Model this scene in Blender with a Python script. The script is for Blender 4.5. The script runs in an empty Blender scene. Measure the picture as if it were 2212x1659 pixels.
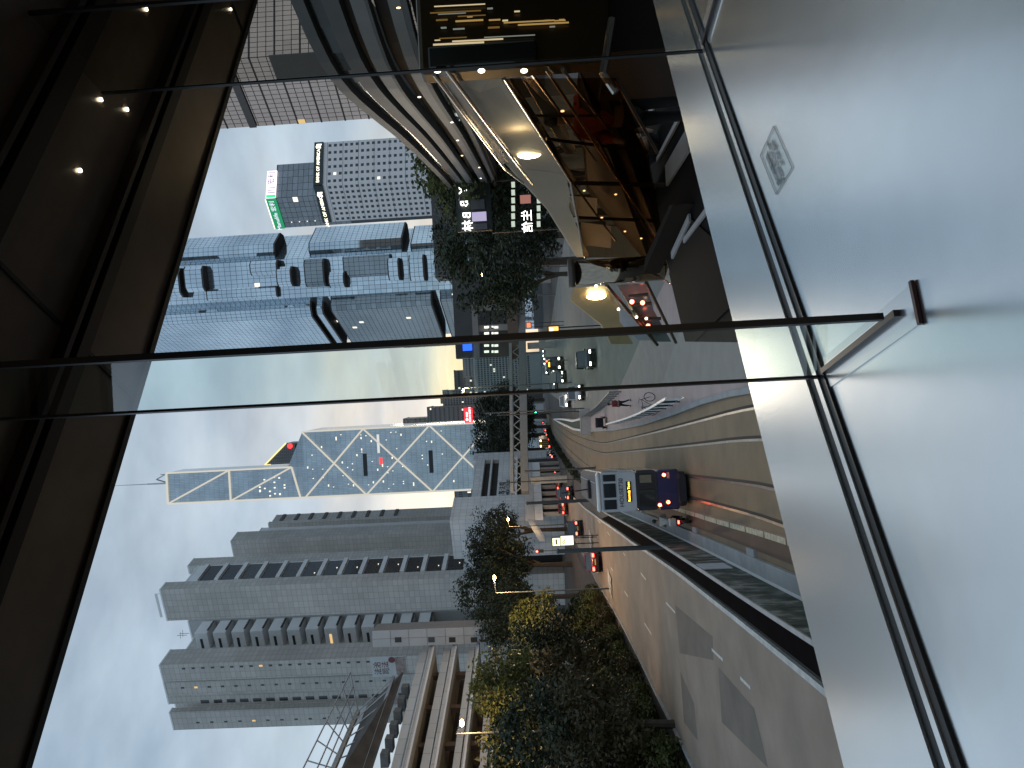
import bpy, bmesh, math, random
from mathutils import Vector, Matrix
random.seed(7)
SC = bpy.context.scene
C = SC.collection
V3 = Vector
# ------------------------------------------------------------------ camera
S = 1540.0; CX, CY = 829.5, 1106.0
PITCH, ROLL, EYE = math.radians(2.3), math.radians(3.0), 7.1
fw = V3((0, math.cos(PITCH), math.sin(PITCH))); u0 = V3((0, -math.sin(PITCH), math.cos(PITCH))); r0 = V3((1, 0, 0))
RT = r0*math.cos(ROLL) - u0*math.sin(ROLL); UP = r0*math.sin(ROLL) + u0*math.cos(ROLL)
CAM = V3((0, 0, EYE))
cd = bpy.data.cameras.new('camera'); cam = bpy.data.objects.new('camera', cd); C.objects.link(cam)
cd.sensor_fit = 'HORIZONTAL'; cd.sensor_width = 36; cd.lens = 36*S/2212; cd.clip_start = 0.03; cd.clip_end = 6000
m = Matrix.Identity(4)
for i, a in enumerate((-UP, RT, -fw)):
    for j in range(3): m[j][i] = a[j]
m.translation = CAM
cam.matrix_world = m; SC.camera = cam
# ------------------------------------------------------------------ world, sun, exposure
SUN_AZ, SUN_EL = math.radians(-2.0), math.radians(6.5)
W = bpy.data.worlds.new('World'); SC.world = W; W.use_nodes = True
nt = W.node_tree; nt.nodes.clear()
def N(t, nt_=None, **kw):
    n = (nt_ or nt).nodes.new(t)
    for k, v in kw.items(): setattr(n, k, v)
    return n
L = nt.links.new
sky = N('ShaderNodeTexSky', sky_type='NISHITA', sun_disc=False, sun_elevation=SUN_EL, sun_rotation=SUN_AZ)
sky.air_density = 1.3; sky.dust_density = 2.0; sky.ozone_density = 2.0
tc = N('ShaderNodeTexCoord'); mp = N('ShaderNodeMapping'); mp.inputs['Scale'].default_value = (1.3, 1.3, 3.2)
L(tc.outputs['Generated'], mp.inputs['Vector'])
nz = N('ShaderNodeTexNoise'); nz.inputs['Scale'].default_value = 2.6; nz.inputs['Detail'].default_value = 5; nz.inputs['Roughness'].default_value = 0.55; nz.inputs['Distortion'].default_value = 0.35
L(mp.outputs[0], nz.inputs['Vector'])
rp = N('ShaderNodeValToRGB'); rp.color_ramp.elements[0].position = 0.30; rp.color_ramp.elements[0].color = (0.70, 0.70, 0.70, 1); rp.color_ramp.elements[1].position = 0.66; rp.color_ramp.elements[1].color = (0.90, 0.90, 0.90, 1)
L(nz.outputs['Fac'], rp.inputs['Fac'])
nz2 = N('ShaderNodeTexNoise'); nz2.inputs['Scale'].default_value = 4.5; nz2.inputs['Detail'].default_value = 5
L(mp.outputs[0], nz2.inputs['Vector'])
rp2 = N('ShaderNodeValToRGB'); rp2.color_ramp.elements[0].position = 0.34; rp2.color_ramp.elements[0].color = (2.25, 2.98, 3.9, 1); rp2.color_ramp.elements[1].position = 0.68; rp2.color_ramp.elements[1].color = (3.75, 4.65, 5.65, 1)
L(nz2.outputs['Fac'], rp2.inputs['Fac'])
mx = N('ShaderNodeMix', data_type='RGBA')
L(rp.outputs['Color'], mx.inputs[0]); L(sky.outputs[0], mx.inputs[6]); L(rp2.outputs['Color'], mx.inputs[7])
bg = N('ShaderNodeBackground'); bg.inputs['Strength'].default_value = 0.10
L(mx.outputs[2], bg.inputs['Color']); wo = N('ShaderNodeOutputWorld'); L(bg.outputs[0], wo.inputs['Surface'])
sl = bpy.data.lights.new('sun', 'SUN'); sl.energy = 0.5; sl.angle = math.radians(12); sl.color = (1.0, 0.86, 0.66)
so = bpy.data.objects.new('sun', sl); C.objects.link(so)
so.rotation_euler = V3((-math.sin(SUN_AZ)*math.cos(SUN_EL), -math.cos(SUN_AZ)*math.cos(SUN_EL), -math.sin(SUN_EL))).to_track_quat('-Z', 'Y').to_euler()
SC.view_settings.view_transform = 'Standard'; SC.view_settings.look = 'None'; SC.view_settings.gamma = 1; SC.view_settings.exposure = 0.62
SC.cycles.use_denoising = True; SC.cycles.max_bounces = 6; SC.cycles.transparent_max_bounces = 12
SC.cycles.caustics_reflective = False; SC.cycles.caustics_refractive = False; SC.cycles.sample_clamp_indirect = 4
# ------------------------------------------------------------------ helpers: pixels of the 2212 x 1659 view to places
def ray(x, y): return fw*S + RT*((1659-y)-CX) + UP*(CY-x)
def at(x, y, Y):
    d = ray(x, y); return CAM + d*(Y/d.y)
def onz(x, y, z):
    d = ray(x, y); return CAM + d*((z-EYE)/d.z)
def zg(Y):
    t = min(1, max(0, (Y-42)/143)); s = t*t*(3-2*t)
    t2 = min(1, max(0, (Y-180)/150))
    return 5.0*s + 1.1*t2
def G(x, y, dz=0):
    d = ray(x, y); t0, t = 0, 0
    while True:
        t0 = t; t += 0.0012
        p = CAM + d*t
        if p.z <= zg(p.y)+dz or t > 1: break
    for _ in range(30):
        tm = (t0+t)/2; p = CAM + d*tm
        if p.z <= zg(p.y)+dz: t = tm
        else: t0 = tm
    p = CAM + d*t; p.z = zg(p.y)+dz
    return p
def pix(p):
    d = V3(p)-CAM; k = S/d.dot(fw)
    return CY - d.dot(UP)*k, 1659-(CX + d.dot(RT)*k)
def reach(p, e, ypix, tmax=120):
    lo, hi = 0.0, tmax; a = pix(p)[1]; s = 1 if pix(p+e*2)[1] > a else -1
    for _ in range(40):
        t = (lo+hi)/2
        if (pix(p+e*t)[1]-ypix)*s < 0: lo = t
        else: hi = t
    return (lo+hi)/2
# ------------------------------------------------------------------ materials
MATS = {}
def pm(name, col, rough=0.6, metal=0.0, var=0.18, scale=3.0, bump=0.0, spec=0.5, emit=None, es=0.0, objvar=0.0, streak=False, coat=0.0):
    if name in MATS: return MATS[name]
    M_ = bpy.data.materials.new(name); M_.use_nodes = True; MATS[name] = M_
    t = M_.node_tree; b = t.nodes['Principled BSDF']
    b.inputs['Roughness'].default_value = rough; b.inputs['Metallic'].default_value = metal; b.inputs['Specular IOR Level'].default_value = spec
    b.inputs['Coat Weight'].default_value = coat
    lk = t.links.new
    if emit:
        b.inputs['Emission Color'].default_value = (*emit, 1); b.inputs['Emission Strength'].default_value = es
    tcn = N('ShaderNodeTexCoord', t); src = tcn.outputs['Object']
    if streak:
        mpn = N('ShaderNodeMapping', t); mpn.inputs['Scale'].default_value = (1, 1, 0.35); lk(src, mpn.inputs['Vector']); src = mpn.outputs[0]
    nn = N('ShaderNodeTexNoise', t); nn.inputs['Scale'].default_value = scale; nn.inputs['Detail'].default_value = 5; nn.inputs['Roughness'].default_value = 0.6
    lk(src, nn.inputs['Vector'])
    mr = N('ShaderNodeMapRange', t); mr.inputs[1].default_value = 0.25; mr.inputs[2].default_value = 0.75; mr.inputs[3].default_value = 1-var; mr.inputs[4].default_value = 1+var
    lk(nn.outputs['Fac'], mr.inputs[0]); val = mr.outputs[0]
    if objvar:
        oi = N('ShaderNodeObjectInfo', t); mo = N('ShaderNodeMapRange', t); mo.inputs[3].default_value = 1-objvar; mo.inputs[4].default_value = 1+objvar
        lk(oi.outputs['Random'], mo.inputs[0]); mm = N('ShaderNodeMath', t, operation='MULTIPLY'); lk(val, mm.inputs[0]); lk(mo.outputs[0], mm.inputs[1]); val = mm.outputs[0]
    vm = N('ShaderNodeVectorMath', t, operation='SCALE'); vm.inputs[0].default_value = col; lk(val, vm.inputs['Scale'])
    lk(vm.outputs[0], b.inputs['Base Color'])
    if bump:
        bn = N('ShaderNodeTexNoise', t); bn.inputs['Scale'].default_value = scale*6; bn.inputs['Detail'].default_value = 4; lk(src, bn.inputs['Vector'])
        bb = N('ShaderNodeBump', t); bb.inputs['Strength'].default_value = bump; bb.inputs['Distance'].default_value = 0.05; lk(bn.outputs['Fac'], bb.inputs['Height']); lk(bb.outputs[0], b.inputs['Normal'])
    return M_
def grid_mat(name, base, line, sx, sy, lw=0.06, rough=0.2, metal=0.0, axis='XZ', spec=0.6, wavy=0.0):
    """wall with a fine joint grid, for walls too far off to tell the pieces apart"""
    if name in MATS: return MATS[name]
    M_ = bpy.data.materials.new(name); M_.use_nodes = True; MATS[name] = M_
    t = M_.node_tree; b = t.nodes['Principled BSDF']; lk = t.links.new
    b.inputs['Roughness'].default_value = rough; b.inputs['Metallic'].default_value = metal; b.inputs['Specular IOR Level'].default_value = spec
    uv = N('ShaderNodeUVMap', t); br = N('ShaderNodeTexBrick', t); br.offset = 0; br.squash = 1
    br.inputs['Color1'].default_value = (*base, 1); br.inputs['Color2'].default_value = (*[c*0.86 for c in base], 1); br.inputs['Mortar'].default_value = (*line, 1)
    br.inputs['Scale'].default_value = 1; br.inputs['Mortar Size'].default_value = lw; br.inputs['Mortar Smooth'].default_value = 0.1
    br.inputs['Brick Width'].default_value = sx; br.inputs['Row Height'].default_value = sy
    lk(uv.outputs[0], br.inputs['Vector'])
    nn = N('ShaderNodeTexNoise', t); nn.inputs['Scale'].default_value = 0.07; nn.inputs['Detail'].default_value = 4
    lk(uv.outputs[0], nn.inputs['Vector'])
    mr = N('ShaderNodeMapRange', t); mr.inputs[1].default_value = 0.3; mr.inputs[2].default_value = 0.7; mr.inputs[3].default_value = 0.86; mr.inputs[4].default_value = 1.14; lk(nn.outputs['Fac'], mr.inputs[0])
    vm = N('ShaderNodeVectorMath', t, operation='SCALE'); lk(br.outputs['Color'], vm.inputs[0]); lk(mr.outputs[0], vm.inputs['Scale']); lk(vm.outputs[0], b.inputs['Base Color'])
    bb = N('ShaderNodeBump', t); bb.inputs['Strength'].default_value = 0.4; bb.inputs['Distance'].default_value = 0.05; bb.invert = True; lk(br.outputs['Fac'], bb.inputs['Height']); lk(bb.outputs[0], b.inputs['Normal'])
    return M_
def em(name, col, s):
    if name in MATS: return MATS[name]
    M_ = bpy.data.materials.new(name); M_.use_nodes = True; MATS[name] = M_
    t = M_.node_tree; t.nodes.clear(); e = N('ShaderNodeEmission', t); e.inputs[0].default_value = (*col, 1); e.inputs[1].default_value = s
    o = N('ShaderNodeOutputMaterial', t); t.links.new(e.outputs[0], o.inputs[0]); return M_
def clear_glass(name, tint, refl=True):
    if name in MATS: return MATS[name]
    M_ = bpy.data.materials.new(name); M_.use_nodes = True; MATS[name] = M_
    t = M_.node_tree; t.nodes.clear(); o = N('ShaderNodeOutputMaterial', t); tr = N('ShaderNodeBsdfTransparent', t); tr.inputs[0].default_value = (*tint, 1)
    if refl:
        gl = N('ShaderNodeBsdfGlossy', t); gl.inputs['Roughness'].default_value = 0.03; fr = N('ShaderNodeFresnel', t); fr.inputs[0].default_value = 1.45; ms = N('ShaderNodeMixShader', t)
        t.links.new(fr.outputs[0], ms.inputs[0]); t.links.new(tr.outputs[0], ms.inputs[1]); t.links.new(gl.outputs[0], ms.inputs[2]); t.links.new(ms.outputs[0], o.inputs[0])
    else: t.links.new(tr.outputs[0], o.inputs[0])
    return M_
# ------------------------------------------------------------------ mesh building
class MB:
    def __init__(s): s.v = []; s.f = []; s.uv = None
    def add(s, vs, fs):
        o = len(s.v); s.v += [tuple(v) for v in vs]; s.f += [tuple(i+o for i in f) for f in fs]; return s
    def ob(s, o, a, b, c):            # parallelepiped from a corner and three edge vectors
        o, a, b, c = V3(o), V3(a), V3(b), V3(c)
        return s.add([o, o+a, o+a+b, o+b, o+c, o+a+c, o+a+b+c, o+b+c], [(0, 3, 2, 1), (4, 5, 6, 7), (0, 1, 5, 4), (1, 2, 6, 5), (2, 3, 7, 6), (3, 0, 4, 7)])
    def box(s, x0, x1, y0, y1, z0, z1): return s.ob((x0, y0, z0), (x1-x0, 0, 0), (0, y1-y0, 0), (0, 0, z1-z0))
    def prism(s, pts, z0, z1):
        n = len(pts); vs = [(p[0], p[1], z0) for p in pts]+[(p[0], p[1], z1) for p in pts]
        return s.add(vs, [tuple(range(n))[::-1], tuple(range(n, 2*n))]+[(i, (i+1) % n, n+(i+1) % n, n+i) for i in range(n)])
    def slab(s, pts, off):            # polygon of 3D points thickened by a vector
        n = len(pts); off = V3(off); vs = [V3(p) for p in pts]+[V3(p)+off for p in pts]
        return s.add(vs, [tuple(range(n))[::-1], tuple(range(n, 2*n))]+[(i, (i+1) % n, n+(i+1) % n, n+i) for i in range(n)])
    def tube(s, p, q, r, r2=None, n=8):
        p, q = V3(p), V3(q); r2 = r if r2 is None else r2; d = (q-p).normalized(); a = d.orthogonal().normalized(); b = d.cross(a)
        vs = [p+(a*math.cos(t)+b*math.sin(t))*r for t in [2*math.pi*i/n for i in range(n)]]+[q+(a*math.cos(t)+b*math.sin(t))*r2 for t in [2*math.pi*i/n for i in range(n)]]
        return s.add(vs, [tuple(range(n))[::-1], tuple(range(n, 2*n))]+[(i, (i+1) % n, n+(i+1) % n, n+i) for i in range(n)])
    def bar(s, p, q, w, h):
        p, q = V3(p), V3(q); d = (q-p); x = d.cross(V3((0, 0, 1)))
        x = x.normalized() if x.length > 1e-6 else V3((1, 0, 0)); u = x.cross(d).normalized()
        return s.ob(p-x*w/2-u*h/2, d, x*w, u*h)
    def ell(s, c, rx, ry, rz, n=10, k=6):
        c = V3(c); vs = [c+V3((0, 0, rz))]
        for j in range(1, k):
            f = math.pi*j/k
            for i in range(n):
                t = 2*math.pi*i/n; vs.append(c+V3((rx*math.sin(f)*math.cos(t), ry*math.sin(f)*math.sin(t), rz*math.cos(f))))
        vs.append(c-V3((0, 0, rz))); fs = [(0, 1+i, 1+(i+1) % n) for i in range(n)]
        for j in range(k-2):
            for i in range(n): a = 1+j*n; fs.append((a+i, a+n+i, a+n+(i+1) % n, a+(i+1) % n))
        a = 1+(k-2)*n; fs += [(a+i, len(vs)-1, a+(i+1) % n) for i in range(n)]
        return s.add(vs, fs)
    def loft(s, rings):                # rings of equal length, capped
        n = len(rings[0]); vs = [v for r in rings for v in r]; fs = [tuple(range(n))[::-1], tuple(range((len(rings)-1)*n, len(rings)*n))]
        for j in range(len(rings)-1):
            for i in range(n): fs.append((j*n+i, j*n+(i+1) % n, (j+1)*n+(i+1) % n, (j+1)*n+i))
        return s.add(vs, fs)
    def mesh(s, name, mat, smooth=False, fix=True):
        me = bpy.data.meshes.new(name); me.from_pydata(s.v, [], s.f)
        if fix:
            bm = bmesh.new(); bm.from_mesh(me); bmesh.ops.recalc_face_normals(bm, faces=bm.faces); bm.to_mesh(me); bm.free()
        if mat: me.materials.append(mat)
        if smooth: me.polygons.foreach_set('use_smooth', [True]*len(me.polygons))
        me.update(); return me
INV = {}
def link(name, data, parent=None, local=False):
    o = bpy.data.objects.new(name, data); C.objects.link(o)
    if parent is not None:
        o.parent = parent
        if not local and parent.name in INV: o.matrix_parent_inverse = INV[parent.name]
    return o
def part(name, mb, mat, parent=None, local=False, smooth=False, bevel=0, uv=False, kind=None):
    o = link(name, mb.mesh(name, mat, smooth), parent, local)
    if parent is not None and parent.name not in INV and not local: pass
    if bevel:
        b = o.modifiers.new('bevel', 'BEVEL'); b.width = bevel; b.segments = 2; b.limit_method = 'ANGLE'
    if uv: box_uv(o.data)
    if parent is not None and parent.name in INV: INV[o.name] = INV[parent.name] if local else Matrix.Identity(4)
    if kind: o['kind'] = kind
    return o
def box_uv(me):
    """wall coordinates in metres: along the wall and up"""
    l = me.uv_layers.new(name='uv')
    for p in me.polygons:
        n = p.normal
        if abs(n.z) > 0.9: a, b = V3((1, 0, 0)), V3((0, 1, 0))
        else:
            a = V3((-n.y, n.x, 0)).normalized(); b = V3((0, 0, 1))
        for li in p.loop_indices:
            c = me.vertices[me.loops[li].vertex_index].co; l.data[li].uv = (c.dot(a), c.dot(b))
def thing(name, label, cat, loc=(0, 0, 0), rz=0.0, group=None):
    o = bpy.data.objects.new(name, None); C.objects.link(o); o.empty_display_size = 0.2
    o.location = loc; o.rotation_euler = (0, 0, rz); o['label'] = label; o['category'] = cat
    if group: o['group'] = group
    INV[o.name] = (Matrix.Translation(V3(loc)) @ Matrix.Rotation(rz, 4, 'Z')).inverted()
    return o
def tag(o, label, cat, group=None):
    o['label'] = label; o['category'] = cat
    if group: o['group'] = group
    return o
def struct(name, mb, mat, smooth=False, uv=False, kind='structure'):
    o = part(name, mb, mat, smooth=smooth, uv=uv); o['kind'] = kind; return o
def copy_tree(o, parent=None, label=None):
    c = o.copy(); C.objects.link(c); c.parent = parent
    if parent is None and label: c['label'] = label
    for ch in [x for x in KIDS.get(o.name, [])]: copy_tree(ch, c)
    return c
KIDS = {}
def index_kids():
    KIDS.clear()
    for o in C.objects:
        if o.parent: KIDS.setdefault(o.parent.name, []).append(o)
def text(name, body, p, xd, up, size, mat, parent=None, ext=0.03, align='CENTER', mirror=False, sx=1.0, bold=0.0):
    cu = bpy.data.curves.new(name, 'FONT'); cu.body = body; cu.size = size; cu.extrude = ext; cu.align_x = align; cu.align_y = 'CENTER'; cu.materials.append(mat); cu.resolution_u = 3; cu.offset = bold
    o = link(name, cu, parent)
    xd = V3(xd).normalized(); zd = xd.cross(V3(up)).normalized(); yd = zd.cross(xd)
    if mirror: xd = -xd
    mt = Matrix.Identity(4)
    for j in range(3): mt[j][0] = xd[j]*sx; mt[j][1] = yd[j]; mt[j][2] = zd[j]; mt[j][3] = V3(p)[j]
    o.matrix_basis = mt if parent is None or not INV.get(parent.name) else mt
    return o
PANE_MESH = {}
class Glazing:
    """collects the pieces of one building; the 300 that show largest become parts, the rest one part"""
    def __init__(s, parent, name='window_pane', limit=300): s.parent, s.name, s.p, s.limit = parent, name, [], limit
    def face(s, O, d, W, z0, z1, cols, rows, gx, gz, mat, nrm, th=0.08, lit=0.0, litmat=None, skip=None, inset=0.0, jit=0.0):
        O = V3(O); d = V3(d).normalized(); nrm = V3(nrm).normalized(); cw, ch = W/cols, (z1-z0)/rows
        for i in range(cols):
            for j in range(rows):
                if skip and skip(i, j): continue
                mt = litmat if litmat and random.random() < lit else mat
                p = O + d*(i*cw+gx/2) - nrm*inset; p.z = z0+j*ch+gz/2
                s.p.append((p, d, nrm, cw-gx, ch-gz, th, mt, jit))
    def done(s):
        sc = []
        for q in s.p:
            c = q[0]+q[1]*q[3]/2; c.z += q[4]/2; v = c-CAM; dd = v.length
            ok = abs((pix(c)[0]-1106)) < 1106 and abs(pix(c)[1]-830) < 830 and v.dot(q[2]) < 0 if v.dot(fw) > 0 else False
            sc.append((-(abs(v.dot(q[2]))/dd*q[3]*q[4]/dd**2) if ok else 1, len(sc)))
        sc.sort(); rest = {}
        for k, (a, i) in enumerate(sc):
            p, d, n, w, h, th, mt, jit = s.p[i]
            if k < s.limit and a <= 0:
                key = (round(w, 3), round(h, 3), round(th, 3), mt.name)
                if key not in PANE_MESH: PANE_MESH[key] = MB().box(0, w, -0.02, th, 0, h).mesh(s.name, mt)
                o = link(s.name, PANE_MESH[key], s.parent)
                M4 = Matrix.Identity(4); up = V3((0, 0, 1)); y = n + V3((random.uniform(-jit, jit), random.uniform(-jit, jit), random.uniform(-jit, jit))); y.normalize(); x = d
                for j in range(3): M4[j][0] = x[j]; M4[j][1] = y[j]; M4[j][2] = up[j]; M4[j][3] = p[j]
                o.matrix_basis = M4
            else:
                mb = rest.setdefault(mt.name, MB()); j_ = n*random.uniform(-jit, jit)*w; up = V3((0, 0, h))
                mb.add([p+n*th, p+d*w+n*th+j_, p+d*w+n*th+up+j_, p+n*th+up, p-n*0.02, p+d*w-n*0.02, p+d*w-n*0.02+up, p-n*0.02+up], [(0, 1, 2, 3), (0, 4, 5, 1), (1, 5, 6, 2), (2, 6, 7, 3), (3, 7, 4, 0)])
        for k, mb in rest.items():
            part(s.name+'_rest', mb, MATS[k], s.parent, kind='stuff')
# ------------------------------------------------------------------ base materials
asph = pm('asphalt', (0.295, 0.232, 0.178), 0.8, var=0.22, scale=0.35, bump=0.15)  # warm street-lamp light is put into this colour
asph_d = pm('asphalt_patch', (0.175, 0.145, 0.116), 0.8, var=0.2, scale=0.6, bump=0.15)
gndm = pm('ground_concrete', (0.085, 0.08, 0.074), 0.9, var=0.25, scale=0.2)
bed = pm('track_concrete', (0.195, 0.135, 0.072), 0.62, var=0.28, scale=0.45, bump=0.15)  # browned to carry the warm lamp light on the tram bed
buslane = pm('bus_lane_surface', (0.115, 0.066, 0.042), 0.7, var=0.2, scale=0.7, bump=0.1)
pave = pm('pavement_paving', (0.40, 0.315, 0.295), 0.7, var=0.15, scale=0.8)
pave_b = pm('brown_paving', (0.105, 0.075, 0.058), 0.8, var=0.25, scale=0.5)
soil = pm('dark_soil', (0.010, 0.008, 0.008), 1.0, var=0.3, scale=1.5, spec=0.02)
white_p = pm('road_paint', (0.62, 0.60, 0.55), 0.6, var=0.25, scale=4)
yel_p = pm('worn_cream_paint', (0.50, 0.44, 0.30), 0.6, var=0.45, scale=5)
steel_r = pm('rail_steel', (0.42, 0.38, 0.33), 0.3, metal=0.9, var=0.3, scale=2)
conc = pm('pale_concrete', (0.34, 0.34, 0.33), 0.8, var=0.18, scale=1.2)
conc_old = pm('stained_concrete', (0.17, 0.18, 0.15), 0.85, var=1.1, scale=1.3, streak=True, bump=0.2)
conc_s = bpy.data.materials.new('weathered_concrete'); conc_s.use_nodes = True
t_ = conc_s.node_tree; b_ = t_.nodes['Principled BSDF']; b_.inputs['Roughness'].default_value = .85
tc_ = N('ShaderNodeTexCoord', t_); n1_ = N('ShaderNodeTexNoise', t_); n1_.inputs['Scale'].default_value = .9; n1_.inputs['Detail'].default_value = 8; n1_.inputs['Roughness'].default_value = .68; t_.links.new(tc_.outputs['Object'], n1_.inputs['Vector'])
mp_ = N('ShaderNodeMapping', t_); mp_.inputs['Scale'].default_value = (1.5, 1.5, .8); t_.links.new(tc_.outputs['Object'], mp_.inputs['Vector']); n2_ = N('ShaderNodeTexNoise', t_); n2_.inputs['Scale'].default_value = 1.4; n2_.inputs['Detail'].default_value = 5; t_.links.new(mp_.outputs[0], n2_.inputs['Vector'])
ma_ = N('ShaderNodeMath', t_, operation='ADD'); t_.links.new(n1_.outputs['Fac'], ma_.inputs[0]); t_.links.new(n2_.outputs['Fac'], ma_.inputs[1])
rr_ = N('ShaderNodeValToRGB', t_); rr_.color_ramp.elements[0].position = .40; rr_.color_ramp.elements[0].color = (.028, .034, .027, 1); rr_.color_ramp.elements[1].position = .62; rr_.color_ramp.elements[1].color = (.34, .345, .31, 1); el_ = rr_.color_ramp.elements.new(.5); el_.color = (.09, .10, .078, 1)
mh_ = N('ShaderNodeMath', t_, operation='MULTIPLY'); mh_.inputs[1].default_value = .5; t_.links.new(ma_.outputs[0], mh_.inputs[0]); t_.links.new(mh_.outputs[0], rr_.inputs['Fac']); t_.links.new(rr_.outputs['Color'], b_.inputs['Base Color'])
galv = pm('galvanised_steel', (0.42, 0.43, 0.44), 0.45, metal=0.7, var=0.15, scale=4)
dark_m = pm('dark_metal', (0.03, 0.032, 0.034), 0.45, metal=0.3, var=0.2, scale=5)
white_m = pm('white_enamel', (0.75, 0.75, 0.73), 0.4, var=0.1, scale=4)
# ------------------------------------------------------------------ ground sheets
def resample(pts, n):
    d = [0]
    for a, b in zip(pts, pts[1:]): d.append(d[-1]+(b-a).length)
    out = []
    for k in range(n):
        t = d[-1]*k/(n-1); i = 0
        while i < len(d)-2 and d[i+1] < t: i += 1
        f = (t-d[i])/max(1e-9, d[i+1]-d[i]); out.append(pts[i].lerp(pts[i+1], f))
    return out
def smooth(pts, it=2):
    for _ in range(it):
        q = [pts[0]]
        for a, b in zip(pts, pts[1:]): q += [a.lerp(b, .25), a.lerp(b, .75)]
        q.append(pts[-1]); pts = q
    return pts
def sheet(l, r, dz, n=80):
    l, r = resample(l, n), resample(r, n); mb = MB()
    vs = []
    for a, b in zip(l, r):
        for k in range(5):
            p = a.lerp(b, k/4); vs.append((p.x, p.y, zg(p.y)+dz))
    return mb.add(vs, [(i*5+k, i*5+k+1, i*5+k+6, i*5+k+5) for i in range(n-1) for k in range(4)])
def ribbon(pts, w, dz, h=0.0, n=None, base=0.0):
    pts = resample(pts, n or max(8, len(pts)*6)); mb = MB(); ring = []
    for i, p in enumerate(pts):
        a = pts[max(0, i-1)]; b = pts[min(len(pts)-1, i+1)]; d = (b-a); d.z = 0; d.normalize(); s = V3((d.y, -d.x, 0))*w/2
        z = zg(p.y)+dz; ring.append((V3((p.x-s.x, p.y-s.y, z)), V3((p.x+s.x, p.y+s.y, z)), V3((p.x+s.x, p.y+s.y, z+h)), V3((p.x-s.x, p.y-s.y, z+h))))
    if h: return mb.loft([list(r) for r in ring])
    vs = [v for r in ring for v in r[:2]]
    return mb.add(vs, [(2*i, 2*i+1, 2*i+3, 2*i+2) for i in range(len(ring)-1)])
mb = MB(); ys = [-60, -20, 0, 20, 40]+[40+7*i for i in range(1, 21)]+[195, 220, 260, 300, 340, 420, 600, 1000, 2000, 4500]
vs = [(x, y, zg(y)-.04) for y in ys for x in (-3000, -600, -200, -60, 0, 60, 200, 700, 3000)]
mb.add(vs, [(i*9+k, i*9+k+1, i*9+k+10, i*9+k+9) for i in range(len(ys)-1) for k in range(8)])
struct('ground', mb, gndm)
def Gs(pl): return [G(*p) for p in pl]
road_r = Gs([(1471, 1244), (1371, 1177), (1300, 1126), (1266, 1101)]); road_r = [V3((-8.0, 13, 0)), V3((-8.58, 19.1, 0)), V3((-9.38, 26.2, 0))]+road_r+[at(1215, 1045, 150), at(1195, 985, 190), at(1180, 930, 270), at(1170, 860, 420)]
road_l = [V3((-17.2, 10, 0)), V3((-19.2, 26, 0))]+Gs([(1500, 1659), (1420, 1500), (1340, 1340), (1290, 1255)])+[at(1235, 1140, 128), at(1205, 1060, 165), at(1185, 980, 210), at(1175, 920, 290), at(1169, 850, 440)]
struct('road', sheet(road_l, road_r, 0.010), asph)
bed_l = [V3((-5.2, 11, 0)), V3((-6.4, 20.6, 0)), V3((-7.4, 29, 0)), V3((-9.0, 41.7, 0)), V3((-11.2, 58.5, 0)), V3((-12.2, 66.8, 0)), at(1242, 1000, 110), at(1205, 950, 150), at(1190, 915, 200), at(1180, 890, 300)]
kerb_r = [V3((-0.1, 11, 0)), V3((-0.25, 18, 0))]+Gs([(1579, 851), (1520, 868), (1460, 892), (1391, 915), (1331, 927), (1275, 931)])+[at(1230, 925, 105), at(1200, 908, 150), at(1187, 895, 200), at(1178, 880, 300)]
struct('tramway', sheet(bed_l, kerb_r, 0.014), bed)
lane_r = Gs([(1760, 1188), (1699, 1170), (1627, 1147), (1570, 1133), (1467, 1101), (1400, 1080)]); lane_l = [bed_l[0], bed_l[1], bed_l[2], bed_l[3], bed_l[4]]
struct('bus_lane', sheet([V3((-5.0, 14, 0))]+[p+V3((.75, 0, 0)) for p in lane_l[1:]], [V3((-4.3, 14, 0))]+lane_r[1:], 0.019, 40), buslane)
# right carriageway and pink pavement
cw_r = [V3((20, 20, 0)), V3((22, 60, 0)), V3((24, 100, 0)), at(1190, 700, 150), at(1172, 760, 260), at(1166, 820, 420)]
cw_l = [V3((2.0, 20, 0)), V3((1.0, 45, 0))]+Gs([(1336, 848), (1300, 890), (1272, 903)])+[at(1228, 878, 115), at(1195, 850, 170), at(1178, 845, 260), at(1169, 845, 420)]
struct('carriageway', sheet(cw_l, cw_r, 0.010), pm('grey_asphalt', (0.19, 0.195, 0.18), 0.7, var=0.2, scale=0.3, bump=0.1))
pl_ = kerb_r[1:8]+[at(1230, 922, 105)]
mb = MB(); a_ = resample(pl_, 30); b_ = resample([V3((6, 18, 0)), V3((5, 40, 0))]+cw_l[2:5]+[at(1235, 905, 104)], 30)
for i in range(29):
    q = [a_[i], b_[i], b_[i+1], a_[i+1]]; mb.slab([(p.x, p.y, zg(p.y)+0.02) for p in q], (0, 0, 0.10))
struct('pavement', mb, pave)
kb = struct('kerb', ribbon(pl_, 0.22, 0.02, 0.135, 60), conc)
struct('left_kerb', ribbon(road_l[:7], 0.2, 0.0, 0.13, 60), conc)
struct('median_kerb', ribbon([p+V3((0.11, 0, 0)) for p in road_r[:8]], 0.2, 0.0, 0.14, 60), pm('white_kerb', (0.55, 0.54, 0.50), 0.7, var=0.3, scale=3))
struct('median_soil', sheet([p+V3((.3, 0, 0)) for p in road_r[:6]], [p+V3((-.15, 0, 0)) for p in bed_l[:6]], 0.006, 40), soil)
q = Gs([(1250, 1185), (1262, 1228), (1290, 1255), (1275, 1300)])
struct('left_pavement', sheet([p+V3((-14, 0, 0)) for p in road_l[4:9]], [p+V3((-.1, 0, 0)) for p in road_l[4:9]], 0.03, 30), pave_b)
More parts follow.
